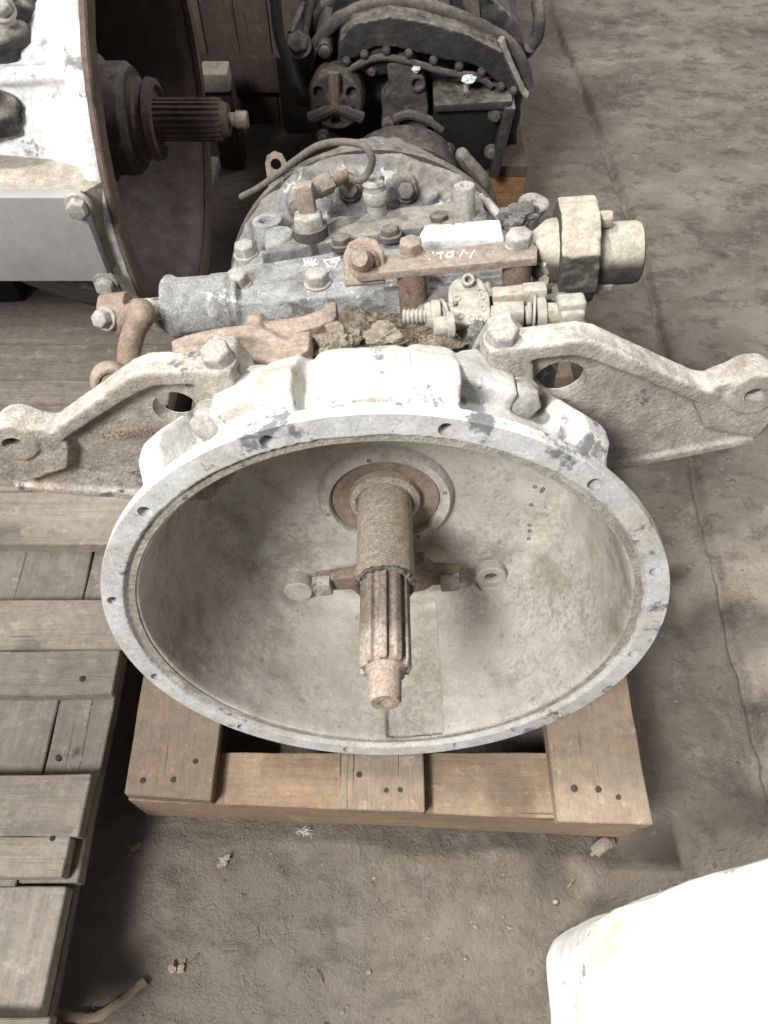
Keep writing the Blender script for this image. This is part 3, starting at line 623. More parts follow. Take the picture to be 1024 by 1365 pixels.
# raised rear cover plate behind the rail
ZR = .216
mb = MB()
q = [G(345, 338, ZR), G(550, 303, ZR), G(652, 290, ZR), G(640, 262, ZR), G(420, 292, ZR)]
mb.prism([(p.x, p.y) for p in q], (0, 0, 0), (1, 0, 0), (0, 1, 0), .15, ZR)
rc = build('rear_cover', mb, M['case'], gb, remesh=.0022, sm=4, rough=(.0013, 55))
for x, y in ((455, 322), (520, 310), (585, 292)):
    p = G(x, y, ZR); bolt(rc, (p.x, p.y, ZR - .002), (0, 0, 1), .016, .006, 'grimy', .0015)
# breather cap, hollow stud, elbow with hose, clip, stud
p = G(371, 311, ZR + .004); m2 = MB(); m2.lathe([(.0150, -.045), (.0150, -.002), (.0135, 0)], p, (0, -.05, 1), 36); build('filler_cap', m2, M['cover'], gb, ang=40)
p = G(356, 292, ZR + .002); m2 = MB(); m2.pipe(p - V((0, 0, .045)), p, .0150, .0085, 36, .001); build('hollow_stud', m2, M['cover'], gb)
m2 = MB(); m2.cyl(p - V((0, 0, .012)), p - V((0, 0, .009)), .0087, n=20); build('stud_bore', m2, M['hole'], gb)
el = empty('elbow_fitting'); el.parent = gb
p = G(410, 285, ZR + .022)
m2 = MB(); m2.lathe([(.017, -.05), (.017, -.012), (.015, -.0105)], p, (0, 0, 1), 32); build('socket', m2, M['grimy'], el, ang=40)
bolt(el, p - V((0, 0, .012)), (0, 0, 1), .026, .012, 'zinc', .001, name='hex_nut', wr=.6)
a_ = p + V((0, 0, .006)); b_ = G(408, 258, ZR + .036); c_ = G(440, 243, ZR + .037); d_ = G(463, 233, ZR + .036)
m2 = MB(); m2.box((a_ + b_) / 2, (.016, .016, .032)); m2.box(b_, (.0165, .0165, .0165)); build('elbow_body', m2, M['rust_bar'], el, bevel=.003)
m2 = MB(); m2.cyl(b_, b_.lerp(c_, .42), .0085); m2.cyl(b_.lerp(c_, .42), c_, .0100, n=6); build('union_nut', m2, M['rust_bar'], el, bevel=.001)
m2 = MB(); m2.cyl(c_, d_, .0068, .0055); build('ferrule', m2, M['rust'], el, bevel=.001)
hp = [d_, G(480, 240, ZR + .035), G(492, 228, ZR + .045), G(496, 210, ZR + .06), G(484, 194, ZR + .07), G(456, 189, ZR + .07), G(425, 194, ZR + .06), G(396, 212, ZR + .04), G(370, 232, ZR + .02), G(345, 250, ZR - .0), G(322, 262, ZR - .02)]
m2 = MB(); m2.tube(catmull(hp, 8), .0034, 10); build('air_hose', m2, M['hose'], el)
p = G(503, 285, ZR); cl = empty('hose_clip'); cl.parent = gb
m2 = MB(); m2.cyl(p - V((0, 0, .02)), p + V((0, 0, .026)), .0095, n=20); m2.lathe([(.0115, 0), (.0125, .004), (.0125, .010), (.011, .013)], p + V((0, 0, .012)), (0, 0, 1), 20); build('clip_post', m2, M['zinc'], cl, bevel=.001)
t_ = p + V((0, 0, .026)); m2 = MB(); P = [t_ + V((math.cos(R(a)) * .008, math.sin(R(a)) * .008, .005)) for a in range(30, 331, 20)]; m2.tube(P, .0042, 8); m2.cyl(t_ - V((0, 0, .002)), t_ + V((0, 0, .003)), .011); build('clip_hook', m2, M['zinc'], cl)
p = G(619, 247, ZR + .03); m2 = MB(); m2.lathe([(.0105, -.05), (.0105, -.002), (.0095, 0), (.004, 0), (.002, -.003)], p, (0, -.02, 1), 28); build('guide_stud', m2, M['zinc'], gb, ang=40)
for x, y in ((648, 268), (640, 262)):
    p = G(x, y, ZR - .002); m2 = MB(); m2.tube([p, p + V((.016, -.022, -.012))], .0045, 10); build('push_pin', m2, M['zinc'], gb)
# lug with a hole behind
p = G(370, 232, .19); m2 = MB(); m2.prism([(-.0125, -.08), (.0125, -.08), (.0125, .012), (.009, .021), (0, .025), (-.009, .021), (-.0125, .012)], p, (1, 0, 0), (0, .25, .97), -.002, .002)
h_ = MB(); h_.cyl(p + V((0, -.02, .0) ) + V((0, .25, .97)) * .011, p + V((0, .02, 0)) + V((0, .25, .97)) * .011, .0065); build('lifting_lug', m2, M['rust_bar'], gb, cut=h_)
# fork end and wing at the right of the drum
m2 = MB(); P = [GY(612, 200, .43), GY(622, 215, .43), GY(640, 235, .43), GY(652, 262, .43), GY(657, 290, .43)]
m2.tube(catmull(P, 5), [.004, .009, .011, .012, .012] + [.013] * 8 + [.011] * 8, 12, .6); build('clutch_wing', m2, M['grimy'], gb, rough=(.001, 60))
p = G(712, 268, .13); m2 = MB(); m2.lathe([(.0115, -.10), (.0115, -.02), (.0175, -.008), (.019, -.002), (.017, 0), (.004, .0), (.003, -.004)], p, (.12, -.18, 1), 32); build('mounting_stud', m2, M['zinc'], gb, ang=40, rough=(.0006, 80))
m2 = MB(); m2.box((.155, p.y, .045), (.10, .05, .05)); build('stud_arm', m2, M['case'], gb, bevel=.008)

# white block under the bar, and the bar itself
ZB = .224
mb = MB(); q = [G(556, 318, ZB), G(672, 318, ZB), G(668, 291, ZB), G(566, 299, ZB)]
mb.prism([(p.x, p.y) for p in q], (0, 0, 0), (1, 0, 0), (0, 1, 0), .19, ZB)
blk = build('cover_block', mb, M['white'], gb, remesh=.0018, sm=4, rough=(.0008, 70))
bar = empty('support_bar'); bar.parent = gb
ZS = .234
e0, e1 = G(494, 352, ZS), G(712, 331, ZS)
dv = (e1 - e0); dv.z = 0; L_ = dv.length; dv.normalize(); dp = V((-dv.y, dv.x, 0))
m2 = MB(); m2.prism([(-.012, -.016), (L_, -.0165), (L_ + .003, .0), (L_, .0165), (L_ * .55, .0165), (-.012, .012)], e0, dv, dp, -.007, 0)
bb = build('flat_bar', m2, M['rust_bar'], bar, bevel=.0012, rough=(.0004, 60))
pe = G(486, 350, ZS); mb = MB()
tn = V((-.05, -.80, .60)).normalized(); tx = V((1, 0, 0)); tx = (tx - tn * tx.dot(tn)).normalized(); ty = tn.cross(tx)
mb.prism([(-.018, -.019), (.017, -.019), (.018, .006), (.012, .017), (0, .0215), (-.012, .017), (-.018, .006)], pe + tn * .002, tx, ty, -.003, .003)
mb.box(pe + V((.018, .006, -.006)), (.03, .018, .008))
build('end_tab', mb, M['rust_bar'], bar, remesh=.0016, sm=2)
m2 = MB(); pz = pe + ty * -.001; m2.pipe(pz + tn * .004, pz + tn * .0075, .0135, .0095, 28, .0006); build('lock_ring', m2, M['rust'], bar)
m2 = MB(); m2.lathe([(.0088, 0), (.0088, .018), (.0078, .020), (.0078, .030), (.0066, .0325)], pz, tn, 28); build('end_stud', m2, M['rust_tip'], bar, ang=40)
for x, y, mt in ((548, 335, 'rust_bar'), (692, 325, 'zinc')):
    p = G(x, y, ZS); bolt(bb, (p.x, p.y, ZS - .0005), (0, -.1, 1), .0185 if mt == 'rust_bar' else .021, .010, mt, .0015, wr=.6)
for x in (548, 690):
    p = G(x, 350 if x < 600 else 335, ZS); m2 = MB(); m2.cyl((p.x, p.y, .176 if x < 600 else .196), (p.x, p.y, ZS - .007), .0125, n=32); build('spacer_tube', m2, M['rust'], bar, rough=(.0003, 100))
# chalk writing on the bar: T O M, marks on the cover
def chalk(parent, strokes, fn, r=.0009):
    m2 = MB()
    for st in strokes: m2.tube([fn(*q) for q in st], r, 7)
    build('chalk_mark', m2, M['chalk'], parent)
bp_ = lambda x, y: G(x, y, ZS + .0003)
def zt(x, y): return (560 + x * 100 / 1024, 310 + y * 60 / 614)
chalk(bb, [[zt(225, 285), zt(320, 270)], [zt(295, 275), zt(283, 360)]], bp_)
chalk(bb, [[zt(390, 270), zt(355, 335), zt(375, 342), zt(450, 322), zt(458, 285), zt(400, 268), zt(470, 262)]], bp_)
chalk(bb, [[zt(550, 328), zt(600, 240), zt(640, 288), zt(745, 240), zt(690, 345)]], bp_)
chalk(bb, [[zt(180, 275), zt(186, 285)], [zt(130, 365), zt(142, 372)]], bp_)
bc_ = lambda x, y: G(390 + x * 100 / 1024, 310 + y * 70 / 717, ZC + .0006)
chalk(cover, [[(160, 370), (190, 450)], [(215, 375), (160, 455)], [(255, 370), (290, 460)], [(320, 365), (265, 440)], [(270, 450), (345, 430)], [(170, 410), (320, 410)]], bc_)
chalk(cover, [[(430, 380), (530, 372), (650, 335)], [(430, 380), (500, 465), (590, 465), (620, 400), (530, 395), (520, 410)], [(600, 365), (655, 370)]], bc_)
chalk(cover, [[(745, 370), (712, 430)]], bc_)
chalk(cover, [[(400, 520), (480, 540)], [(420, 550), (500, 525)]], bc_)

# actuator on the right end of the bar
act = empty('shift_actuator'); act.parent = gb
ZA = .216
a0, a1 = G(708, 338, ZA), G(858, 330, ZA); ad_ = (a1 - a0); ad_.z = 0; AL = ad_.length; ad_.normalize()
def at_px(x): return a0 + ad_ * ((x - 708) / 150 * AL)
m2 = MB(); m2.lathe([(.012, -.006), (.018, 0), (.0275, .012), (.0290, .018), (.0290, (at_px(745) - a0).length)], a0, ad_, 48); build('cylinder_body', m2, M['dusted'], act, ang=40, rough=(.0005, 90))
mb = MB(); x_, y_, _ = frame(ad_)
oc = []
for i in range(8):
    a = 2 * math.pi * (i + .5) / 8; oc.append((math.cos(a) * .043, math.sin(a) * .046))
fa, fb_ = at_px(741), at_px(797)
mb.prism(oc, fa, x_, y_, 0, (fb_ - fa).length * .9)
flg = build('cylinder_flange', mb, M['dusted'], act, remesh=.0017, sm=4, rough=(.0006, 90))
m2 = MB(); e_ = at_px(855); L2 = (e_ - fb_).length; m2.lathe([(.0265, -.012), (.0265, L2 - .006), (.0250, L2 - .002), (.021, L2)], fb_ + V((0, 0, -.004)), ad_, 48); build('cylinder_cap', m2, M['dusted'], act, ang=40, rough=(.0004, 90))
for x, y, z in ((805, 292, ZA + .030), (810, 339, ZA + .002), (806, 377, ZA - .026)):
    p = G(x, y, z); bolt(act, p - ad_ * .006, ad_, .0135, .012, 'khaki', .001)
p = G(800, 305, ZA + .02); m2 = MB(); m2.tube([p, p + V((.003, -.002, .012))], .002, 8); build('bleed_pin', m2, M['khaki'], act)
# hook strap hanging under the bar's end
m2 = MB(); P = [G(722, 350, ZA + .004), G(727, 362, ZA - .006), G(724, 378, ZA - .018), G(718, 394, ZA - .03)]; m2.tube(catmull(P, 5), .0062, 8, .5); build('strap', m2, M['khaki'], act)

# control valve with fittings in front of the cover
vl = empty('control_valve'); vl.parent = gb
ZV = .213
vc = G(628, 405, ZV); vn = V((.03, -.62, .78)).normalized(); vx = (V((1, 0, .03)) - vn * V((1, 0, .03)).dot(vn)).normalized(); vy = vn.cross(vx)
def VP(x, y, h=0):   # point on the valve's face plane
    o = GI @ CAM; d = GI.to_3x3() @ ray(x, y); t = (vc + vn * h - o).dot(vn) / d.dot(vn); return o + d * t
def v2(x, y): p = VP(x, y) - vc; return (p.dot(vx), p.dot(vy))
mb = MB(); mb.prism([v2(604, 433), v2(656, 432), v2(653, 392), v2(648, 385), v2(604, 388)], vc, vx, vy, -.030, 0)
vb = build('valve_body', mb, M['valve'], vl, bevel=.003, seg=3)
mb = MB(); c2 = v2(625, 384); pr_ = [(c2[0] + math.cos(R(a)) * .0165, c2[1] + math.sin(R(a)) * .0165) for a in range(0, 181, 12)]; mb.prism(pr_ + [(c2[0] - .0165, c2[1] - .012), (c2[0] + .0165, c2[1] - .012)], vc, vx, vy, -.036, -.010); build('valve_dome', mb, M['valve'], vl, bevel=.003, seg=3)
p = VP(624, 375, -.008); m2 = MB(); m2.pipe(p - vn * .004, p + vn * .005, .0055, .0028, 24); build('port', m2, M['valve'], vl)
for x, y in ((610, 397), (614, 421), (629, 424), (644, 410), (643, 395), (640, 388), (640, 424)):
    p = VP(x, y, .0002); m2 = MB(); m2.pipe(p - vn * .001, p + vn * .0006, .0030, .0016, 16, .0002); build('rivet', m2, M['valve'], vb)
p = VP(607, 405, .0008); m2 = MB(); m2.blob(p, .0022, .4, 2, 3, 2); build('rust_spot', m2, M['rust'], vb)
def rodline(name, pts, mat, par, n=24):
    m2 = MB()
    for (x0, y0, x1, y1, r0, r1, nn) in pts: m2.cyl(G(x0, y0, ZV - .012), G(x1, y1, ZV - .012), r0, r1, nn, ph=.3)
    return build(name, m2, M[mat], par, bevel=.0008, seg=1, ang=35)
m2 = MB(); a_, b_ = G(537, 422, ZV - .01), G(568, 421, ZV - .01); dd = (b_ - a_)
m2.lathe([(.0052 + .0016 * (i % 2), dd.length * i / 11) for i in range(12)], a_, dd, 20); build('hose_barb', m2, M['valve'], vl, ang=50)
rodline('left_fitting', [(566, 421, 575, 420, .0095, .0115, 24), (575, 420, 588, 419, .0125, .0125, 24), (590, 419, 594, 418, .0130, .0130, 24)], 'valve', vl)
rodline('left_neck', [(582, 418, 606, 417, .0088, .0088, 20)], 'valve', vl)
m2 = MB(); m2.cyl(G(578, 435, ZV - .004), G(600, 433, ZV - .004), .0075); m2.cyl(G(596, 433, ZV - .004), G(606, 432, ZV - .004), .0105, n=24); build('plug_fitting', m2, M['valve'], vl, bevel=.0008, seg=1)
rodline('hex_fitting', [(654, 420, 660, 420, .0080, .0080, 20), (658, 420, 698, 419, .0115, .0115, 6), (698, 419, 704, 418, .0070, .0070, 20)], 'valve', vl)
rodline('union_ring', [(702, 419, 709, 419, .0105, .0105, 6), (710, 420, 714, 420, .0165, .0165, 28), (714, 420, 727, 419, .0145, .0145, 28)], 'valve', vl)
m2 = MB(); m2.tube([G(725, 419, ZV - .01), G(757, 417, ZV - .01)], .0085, 14); build('taped_thread', m2, M['khaki'], vl, rough=(.0035, 130))
p0 = G(761, 411, ZV - .006); m2 = MB(); m2.box(p0, (.023, .018, .020)); m2.box(p0 + V((0, -.006, -.006)), (.020, .016, .02)); build('pipe_elbow', m2, M['valve'], vl, bevel=.004, seg=3)
m2 = MB(); m2.lathe([(.0085, -.03), (.0085, -.012), (.0095, -.011), (.0095, -.004), (.008, 0)], p0 + V((.002, -.010, -.006)), (0, .35, .8), 24); build('tail_pipe', m2, M['valve'], vl, ang=40)
m2 = MB(); m2.box(G(680, 398, ZV - .006), (.030, .016, .016)); build('clod_fitting', m2, M['khaki'], vl, bevel=.002, rough=(.003, 120))
m2 = MB(); m2.cyl(G(656, 402, ZV - .01), G(668, 400, ZV - .01), .0075); m2.cyl(G(692, 398, ZV - .008), G(704, 397, ZV - .008), .0065); m2.box(G(712, 393, ZV - .004), (.020, .015, .017)); build('upper_fitting', m2, M['valve'], vl, bevel=.0025, seg=2)
m2 = MB(); m2.box(((vc.x + .02), vc.y + .035, .180), (.13, .035, .04)); m2.box((vc.x + .06, vc.y + .02, .172), (.08, .03, .02)); build('valve_mount', m2, M['case'], vl, bevel=.004)
m2 = MB(); m2.tube([VP(655, 396, -.01), VP(649, 377, -.01)], .0026, 8); build('split_pin', m2, M['rust_bar'], vl)

# ------------------------------------------------------------------ things lying on the gearbox
def gpos(p): return GM @ V(p)
def inG(mb): mb.v = [GM @ p for p in mb.v]; return mb
mb = MB(); z = .205
def g(x, y, dz=0): return G(x, y, z + dz)
out = [(228, 466), (236, 456), (262, 447), (290, 441), (322, 437), (332, 429), (350, 427), (364, 433), (388, 430), (414, 426), (432, 418), (438, 412), (449, 413), (446, 425), (424, 434), (400, 441), (386, 450), (394, 452), (411, 452), (413, 464), (398, 474), (372, 483), (346, 479), (318, 475), (282, 471), (246, 478), (231, 478)]
mb.prism([(g(x, y).x, g(x, y).y) for x, y in out], (0, 0, 0), (1, 0, 0), (0, 1, 0), z - .013, z)
mb.tube(catmull([g(234, 468, -.004), g(260, 458, -.001), g(300, 450, .001), g(340, 446, .002), g(372, 462, -.002), g(392, 466, -.006)], 5), .0085, 12)
mb.tube(catmull([g(352, 438, -.001), g(390, 434, -.002), g(420, 427, -.002), g(440, 418, 0)], 5), .0065, 12)
mb.blob(g(342, 434, .002), .010, .1, 1, 1, 3); mb.box(g(404, 460, -.004), (.015, .018, .016)); mb.box(g(442, 417, -.002), (.011, .014, .014))
sf = build('shift_fork', inG(mb), M['rust_pink'], remesh=.0015, sm=5, rough=(.0007, 70))
tag(sf, 'pinkish rusty forked lever lying across the gearbox top beside the bell', 'shift fork')
mb = MB()
for c in (g(293, 451, .0075), ):
    for k in range(4):
        a, b = [(c + V((math.cos(R(45 + 90 * (k + t))) * .0065, math.sin(R(45 + 90 * (k + t))) * .0065 - .002, -.002 * math.sin(R(45 + 90 * (k + t)))))) for t in (0, 1)]; mb.tube([a, b], .0009, 6)
o = build('cast_diamond', inG(mb), M['rust'], sf)
# dirt packed into the hollow behind the bell
def heap(name, x0, x1, y0, y1, fz, st, label, cat):
    xs = np.arange(x0, x1, st); ys = np.arange(y0, y1, st); mb = MB()
    vs_ = [V((x, y, fz(x, y))) for y in ys for x in xs]; n = len(xs)
    fs = [(j * n + i, j * n + i + 1, (j + 1) * n + i + 1, (j + 1) * n + i) for j in range(len(ys) - 1) for i in range(n - 1)]
    mb.add(vs_, fs); o = build(name, inG(mb), M['dirt'], ang=90); tag(o, label, cat, kind='stuff'); return o
def fz(x, y):
    e = min(1, (x + .135) / .03, (.165 - x) / .03); e = max(e, 0)
    h = .186 - .10 * max(0, y - .165) + .012 * noise.fractal(V((x * 22, y * 22, 1)), .9, 2, 2) + .004 * noise.fractal(V((x * 110, y * 110, 4)), .7, 2.1, 4)
    return .15 + (h - .15) * e
heap('dirt', -.135, .165, .148, .236, fz, .0016, 'loose brown dirt and chaff filling the hollow behind the bell', 'dirt')
mb = MB(); random.seed(3)
for k in range(260):
    x, y = random.uniform(-.10, .15), random.uniform(.155, .23); a = random.uniform(0, 6.28); L = random.uniform(.003, .011)
    p = V((x, y, fz(x, y) + .0008)); d = V((math.cos(a), math.sin(a), random.uniform(-.1, .35))) * L; mb.tube([p, p + d * .5 + V((0, 0, .0008)), p + d], random.uniform(.0003, .0007), 4)
tag(build('chaff', inG(mb), M['clod']), 'short straw bits strewn over the dirt on the gearbox', 'chaff', kind='stuff')
for (x, y, r, sd, mt, sc, lab) in ((452, 458, .017, 1, 'clod', (.9, .8, .9), 'pale pointed clod of dry earth in the dirt beside the rusty fork'), (512, 449, .013, 2, 'clod', (1.4, .8, .7), 'wide crumbly earth clod in the dirt under the support bar'),
                                 (642, 448, .012, 5, 'slag', (.9, .8, 1.1), 'dark pitted lump of slag against the control valve'), (430, 462, .011, 7, 'clod', (1, 1, .8), 'small brown clod at the forked end of the rusty lever'),
                                 (690, 290, .014, 9, 'slag', (1.3, .9, .8), 'grey broken lump behind the white cover block')):
    mb = MB(); mb.blob(G(x, y, .192 if y > 400 else .215), r, .55, 1.3, sd, 4, sc); o = build('dirt_clod', inG(mb), M[mt], ang=25, rough=(.0018, 130)); tag(o, lab, 'clod')
for (x, y, r, sd, lab, mt) in ((408, 492, .020, 11, 'round dusty bump of earth where the fork tip points at the bell rim', 'clod'),):
    pass
mb = MB()
for x, y, r in ((395, 486, .017), (600, 484, .016), (500, 483, .011)):
    p = G(x, y, .196); mb.lathe([(r, -.03), (r, -.004), (r * .8, 0), (r * .3, .002)], p, (0, -.1, 1), 24)
build('bell_stud', mb, M['cast'], bell, ang=50, rough=(.0008, 90))

# ------------------------------------------------------------------ big gearbox on the grey pallet, axis pointing right
def shiftv(mb, root): mb.v = [p - V(root.location) for p in mb.v]; return mb
g2 = tag(empty('gearbox', Matrix.Translation((-.62, .96, .14))), 'white housing gearbox with brown open bell and thin splined shaft on grey pallet', 'gearbox', 'old truck gearboxes')
O2 = V((-.283, .964, .417)); XL = V((-1, 0, 0))
mb = MB(); mb.lathe([(.252, .004), (.269, .004), (.269, .022), (.247, .032), (.234, .07), (.226, .13), (.207, .19), (.18, .24), (.06, .26), (.06, .235), (.17, .215), (.194, .16), (.218, .08), (.236, .022), (.244, .010)], O2, XL, 128, ring=True)
for a in (20, 50, 80, 110, 140, 170, 200, 230, 260):
    ur = V((0, math.cos(R(a)), math.sin(R(a))))
    mb.prism([(.012, .24), (.012, .267), (.05, .252), (.19, .214), (.19, .195)], O2, XL, ur, -.008, .008)
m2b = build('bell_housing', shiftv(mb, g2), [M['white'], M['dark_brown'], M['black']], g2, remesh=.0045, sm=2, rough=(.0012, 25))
for f in m2b.data.polygons:
    c = f.center + V(g2.location) - O2; t = -c.x; r = math.hypot(c.y, c.z)
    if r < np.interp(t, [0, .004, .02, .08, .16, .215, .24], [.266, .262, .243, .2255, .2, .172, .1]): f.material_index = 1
    elif f.center.z + g2.location.z < .392 and t > .03: f.material_index = 2  # white bell coloured black here to stand in for the shade under the box
mb = MB(); mb.lathe([(.246, -.001), (.268, -.001), (.2700, .001), (.2700, .0062), (.246, .0062)], O2, XL, 160, ring=True); rim = build('flange_rim', shiftv(mb, g2), M['rim_rust'], g2, ang=40, rough=(.0007, 60))
sh2 = empty('input_shaft'); sh2.parent = g2
def ringx(name, prof, mat, n=64): 
    mb = MB(); mb.lathe([(r, -x) for r, x in prof], V((0, .964, .417)), XL, n); return build(name, shiftv(mb, g2), M[mat], sh2, ang=40)
ringx('bearing_retainer', [(.09, -.45), (.075, -.36), (.066, -.352), (.066, -.325), (.060, -.318), (.045, -.318)], 'grimy')
ringx('release_bearing', [(.048, -.33), (.050, -.312), (.044, -.309), (.044, -.303), (.049, -.300), (.047, -.291), (.040, -.289), (.036, -.294)], 'rim_rust')
mb = MB(); NT = 22; prf = []
for i in range(NT):
    a0 = 2 * math.pi * i / NT
    for da, r in ((-.11, .0228), (-.06, .0258), (.06, .0258), (.11, .0228)): prf.append((math.cos(a0 + da) * r, math.sin(a0 + da) * r))
mb.prism(prf, (0, .964, .417), (0, 1, 0), (0, 0, 1), -.33, -.210); mb.lathe([(.0225, .0), (.019, .010)], (-.2105, .964, .417), (1, 0, 0), 40)
build('splines', shiftv(mb, g2), M['rim_rust'], sh2, ang=30)
ringx('shaft_core', [(.0235, -.33), (.0235, -.272), (.012, -.272)], 'dark_brown', 40)
mb = MB(); mb.lathe([(.0125, -.01), (.0085, 0), (.0085, .010), (.0108, .011), (.0108, .024), (.009, .026)], (-.202, .964, .417), (1, 0, 0), 28); build('pilot_tip', shiftv(mb, g2), M['rust'], sh2, ang=40)
# box-shaped cover in front, plate face towards the viewer
mb = MB(); mb.prism([(-1.0, .690), (-.304, .690), (-.2875, .709), (-.2875, .7185), (-.305, .730), (-.34, .752), (-.40, .775), (-1.0, .86)], (0, 0, 0), (1, 0, 0), (0, 1, 0), .404, .5025)
build('side_box', shiftv(mb, g2), M['boxtop'], g2, bevel=.004)
mb = MB(); mb.box((-.653, .682, .4545), (.70, .015, .106)); pt = build('cover_plate', shiftv(mb, g2), M['silver'], g2, bevel=.003)
for x, y in ((105, 274), (141, 377), (-90, 278), (-70, 372)):
    p = WY(x, y, .6745); bolt(pt, p - V(g2.location), (0, -1, .05), .0185, .010, 'zinc', .002)
mb = MB(); mb.box((-.77, .98, .51), (.46, .42, .22)); mb.box((-.77, .95, .63), (.40, .26, .06)); build('case', shiftv(mb, g2), M['white'], g2, bevel=.03, seg=4, rough=(.004, 12))
mb = MB(); mb.box((-.79, 1.06, .272), (.46, .28, .262)); build('sump', shiftv(mb, g2), M['black_clean'], g2, bevel=.02)  # black box put in as the shade in the void under the side box
def on_cyl(x, y, r):                              # where the sight line meets the housing's cylinder
    d = ray(x, y); o = CAM - O2; a = d.y ** 2 + d.z ** 2; b = o.y * d.y + o.z * d.z; c = o.y ** 2 + o.z ** 2 - r * r
    return CAM + d * ((-b - math.sqrt(b * b - a * c)) / a)
mb = MB()
for x, y, r, sd in ((-2, 8, .024, 4), (-22, 52, .030, 8), (-22, 150, .030, 6)): mb.blob(on_cyl(x, y, .235), r, .3, 1.1, sd, 4, (1.5, .8, .8))
lk = build('linkage', shiftv(mb, g2), M['black'], g2, ang=70, rough=(.0015, 50))
bolt(lk, on_cyl(2, 12, .262) - V(g2.location), (.2, -.6, .8), .018, .010, 'zinc', .002)
p = WX(92, 123, -.318); mb = MB(); mb.lathe([(.0105, 0), (.0105, .024), (.0095, .025)], p, (.9, -.3, .1), 24); build('dowel', shiftv(mb, g2), M['zinc'], g2, ang=40)

# ------------------------------------------------------------------ black gearbox at the back, on its own pallet
c0 = WZ(706, 222, .135); BY = c0.y; print('back pallet y', BY, c0)
p3 = tag(empty('wooden_pallet', Matrix.Translation((.03, BY + .4, 0))), 'pallet with orange end grain under the black gearbox', 'pallet', 'wooden pallets')
xa, xb = WZ(395, 222, .135).x, c0.x
for k in range(5):
    w_ = (xb - xa) / 5; wboard(p3, 'deck_board', xa + k * w_ + .004, xa + (k + 1) * w_ - .004, BY, BY + .8, .115, .135, 'pwood' if k < 4 else 'dwood')
for y in (BY + .004, BY + .36, BY + .72): wboard(p3, 'cross_beam', xa + .002, xb - .002, y, y + .08, .012, .114, 'owood')
for x0 in (xa + .01, xb - .1): wboard(p3, 'bottom_board', x0, x0 + .09, BY + .01, BY + .79, .001, .0115, 'owood')
g3 = tag(empty('gearbox', Matrix.Translation((.05, BY + .3, .135))), 'oily black gearbox with arched bolted cover standing behind the white one', 'gearbox', 'old truck gearboxes')
FY = BY - .03
def B(x, y, d=0): return WY(x, y, FY + d)
def bprism(name, pts, d0, d1, mat, par=g3, bevel=.004, remesh=0, rough=None):
    mb = MB(); mb.prism([(B(x, y).x, B(x, y).z) for x, y in pts], (0, FY, 0), (1, 0, 0), (0, 0, 1), -d1, -d0)
    return build(name, shiftv(mb, g3), M[mat], par, bevel=0 if remesh else bevel, remesh=remesh, rough=rough)
arch = [(402, 150), (398, 105), (412, 62), (440, 28), (480, 8), (530, -2), (590, 6), (645, 28), (690, 62), (706, 105), (706, 165), (695, 236), (470, 240), (420, 205)]
bprism('case', arch, .10, .45, 'black', remesh=.006, rough=(.004, 25))
P = [B(x, y, .075) for x, y in ((405, 118), (412, 80), (430, 48), (455, 24), (490, 9), (530, 4), (580, 12), (630, 30), (675, 55), (696, 85), (703, 115))]
mb = MB(); mb.tube(catmull(P, 6), .011, 14); af = build('arch_flange', shiftv(mb, g3), M['grimy'], g3, rough=(.002, 40))
cv = bprism('front_cover', [(448, 96), (452, 66), (470, 44), (520, 34), (570, 42), (625, 58), (672, 82), (694, 130), (684, 138), (652, 112), (632, 99), (600, 95), (560, 84), (530, 77), (500, 76), (470, 92)], .03, .09, 'black', remesh=.003, rough=(.0014, 35))
P = [B(x, y, .028) for x, y in ((452, 98), (470, 90), (500, 77), (530, 78), (560, 86), (600, 97), (634, 101), (655, 115))]
mb = MB(); mb.tube(catmull(P, 5), .0055, 8); build('gasket_edge', shiftv(mb, g3), M['grimy'], cv, rough=(.001, 60))
for x, y in ((434, 62), (477, 35), (526, 23), (566, 33), (608, 45), (650, 57)):
    p = B(x, y, .062); mb = MB(); mb.lathe([(.0125, -.02), (.0125, .016), (.0115, .017), (.0115, .018)], p, (0, -1, .1), 20); bo = build('flange_bolt', shiftv(mb, g3), M['grimy'], af, ang=40)
    bolt(af, p + V((0, -.016, .002)) - V(g3.location), (0, -1, .1), .017, .010, 'black', .001, name='bolt')
for x, y in ((462, 88), (486, 79), (515, 74), (545, 78), (578, 87), (612, 95), (642, 103), (668, 122), (684, 128)):
    bolt(cv, B(x, y - 6, .026) - V(g3.location), (0, -1, .2), .010, .004, 'black', .001)
# ribs on top behind the flange
for x in (590, 628): mb = MB(); a, b = B(x, 2, .1), B(x - 6, -20, .25); mb.tube([B(x + 8, 30, .09), a, b], [.006, .014, .016], 10); build('rib', shiftv(mb, g3), M['grimy'], g3)
# spider cap
cp = B(447, 137, .0); mb = MB(); r = (B(485, 137) - cp).length
mb.lathe([(r, .06), (r * 1.02, .02), (r * .92, .004), (r * .35, .0), (r * .3, -.012), (r * .12, -.014)], cp, (.05, 1, -.15), 40)
mb2 = MB()
for k in range(6):
    a = R(60 * k + 30); p = cp + V((math.cos(a), -.004, math.sin(a))) * (r * .66); mb2.lathe([(r * .2, -.03), (r * .2, .02)], p, (.05, 1, -.15), 18)
sc_ = build('spider_cap', shiftv(mb, g3), M['grimy'], g3, remesh=.0025, sm=2, cut=shiftv(mb2, g3), rough=(.001, 50))
for k in range(3):
    a = R(90 + 120 * k); mb = MB(); mb.tube([cp + V((0, -.012, 0)), cp + V((math.cos(a), 0, math.sin(a))) * r * 1.05], [.008, .010], 8); build('cap_rib', shiftv(mb, g3), M['grimy'] if k else M['rust'], sc_)
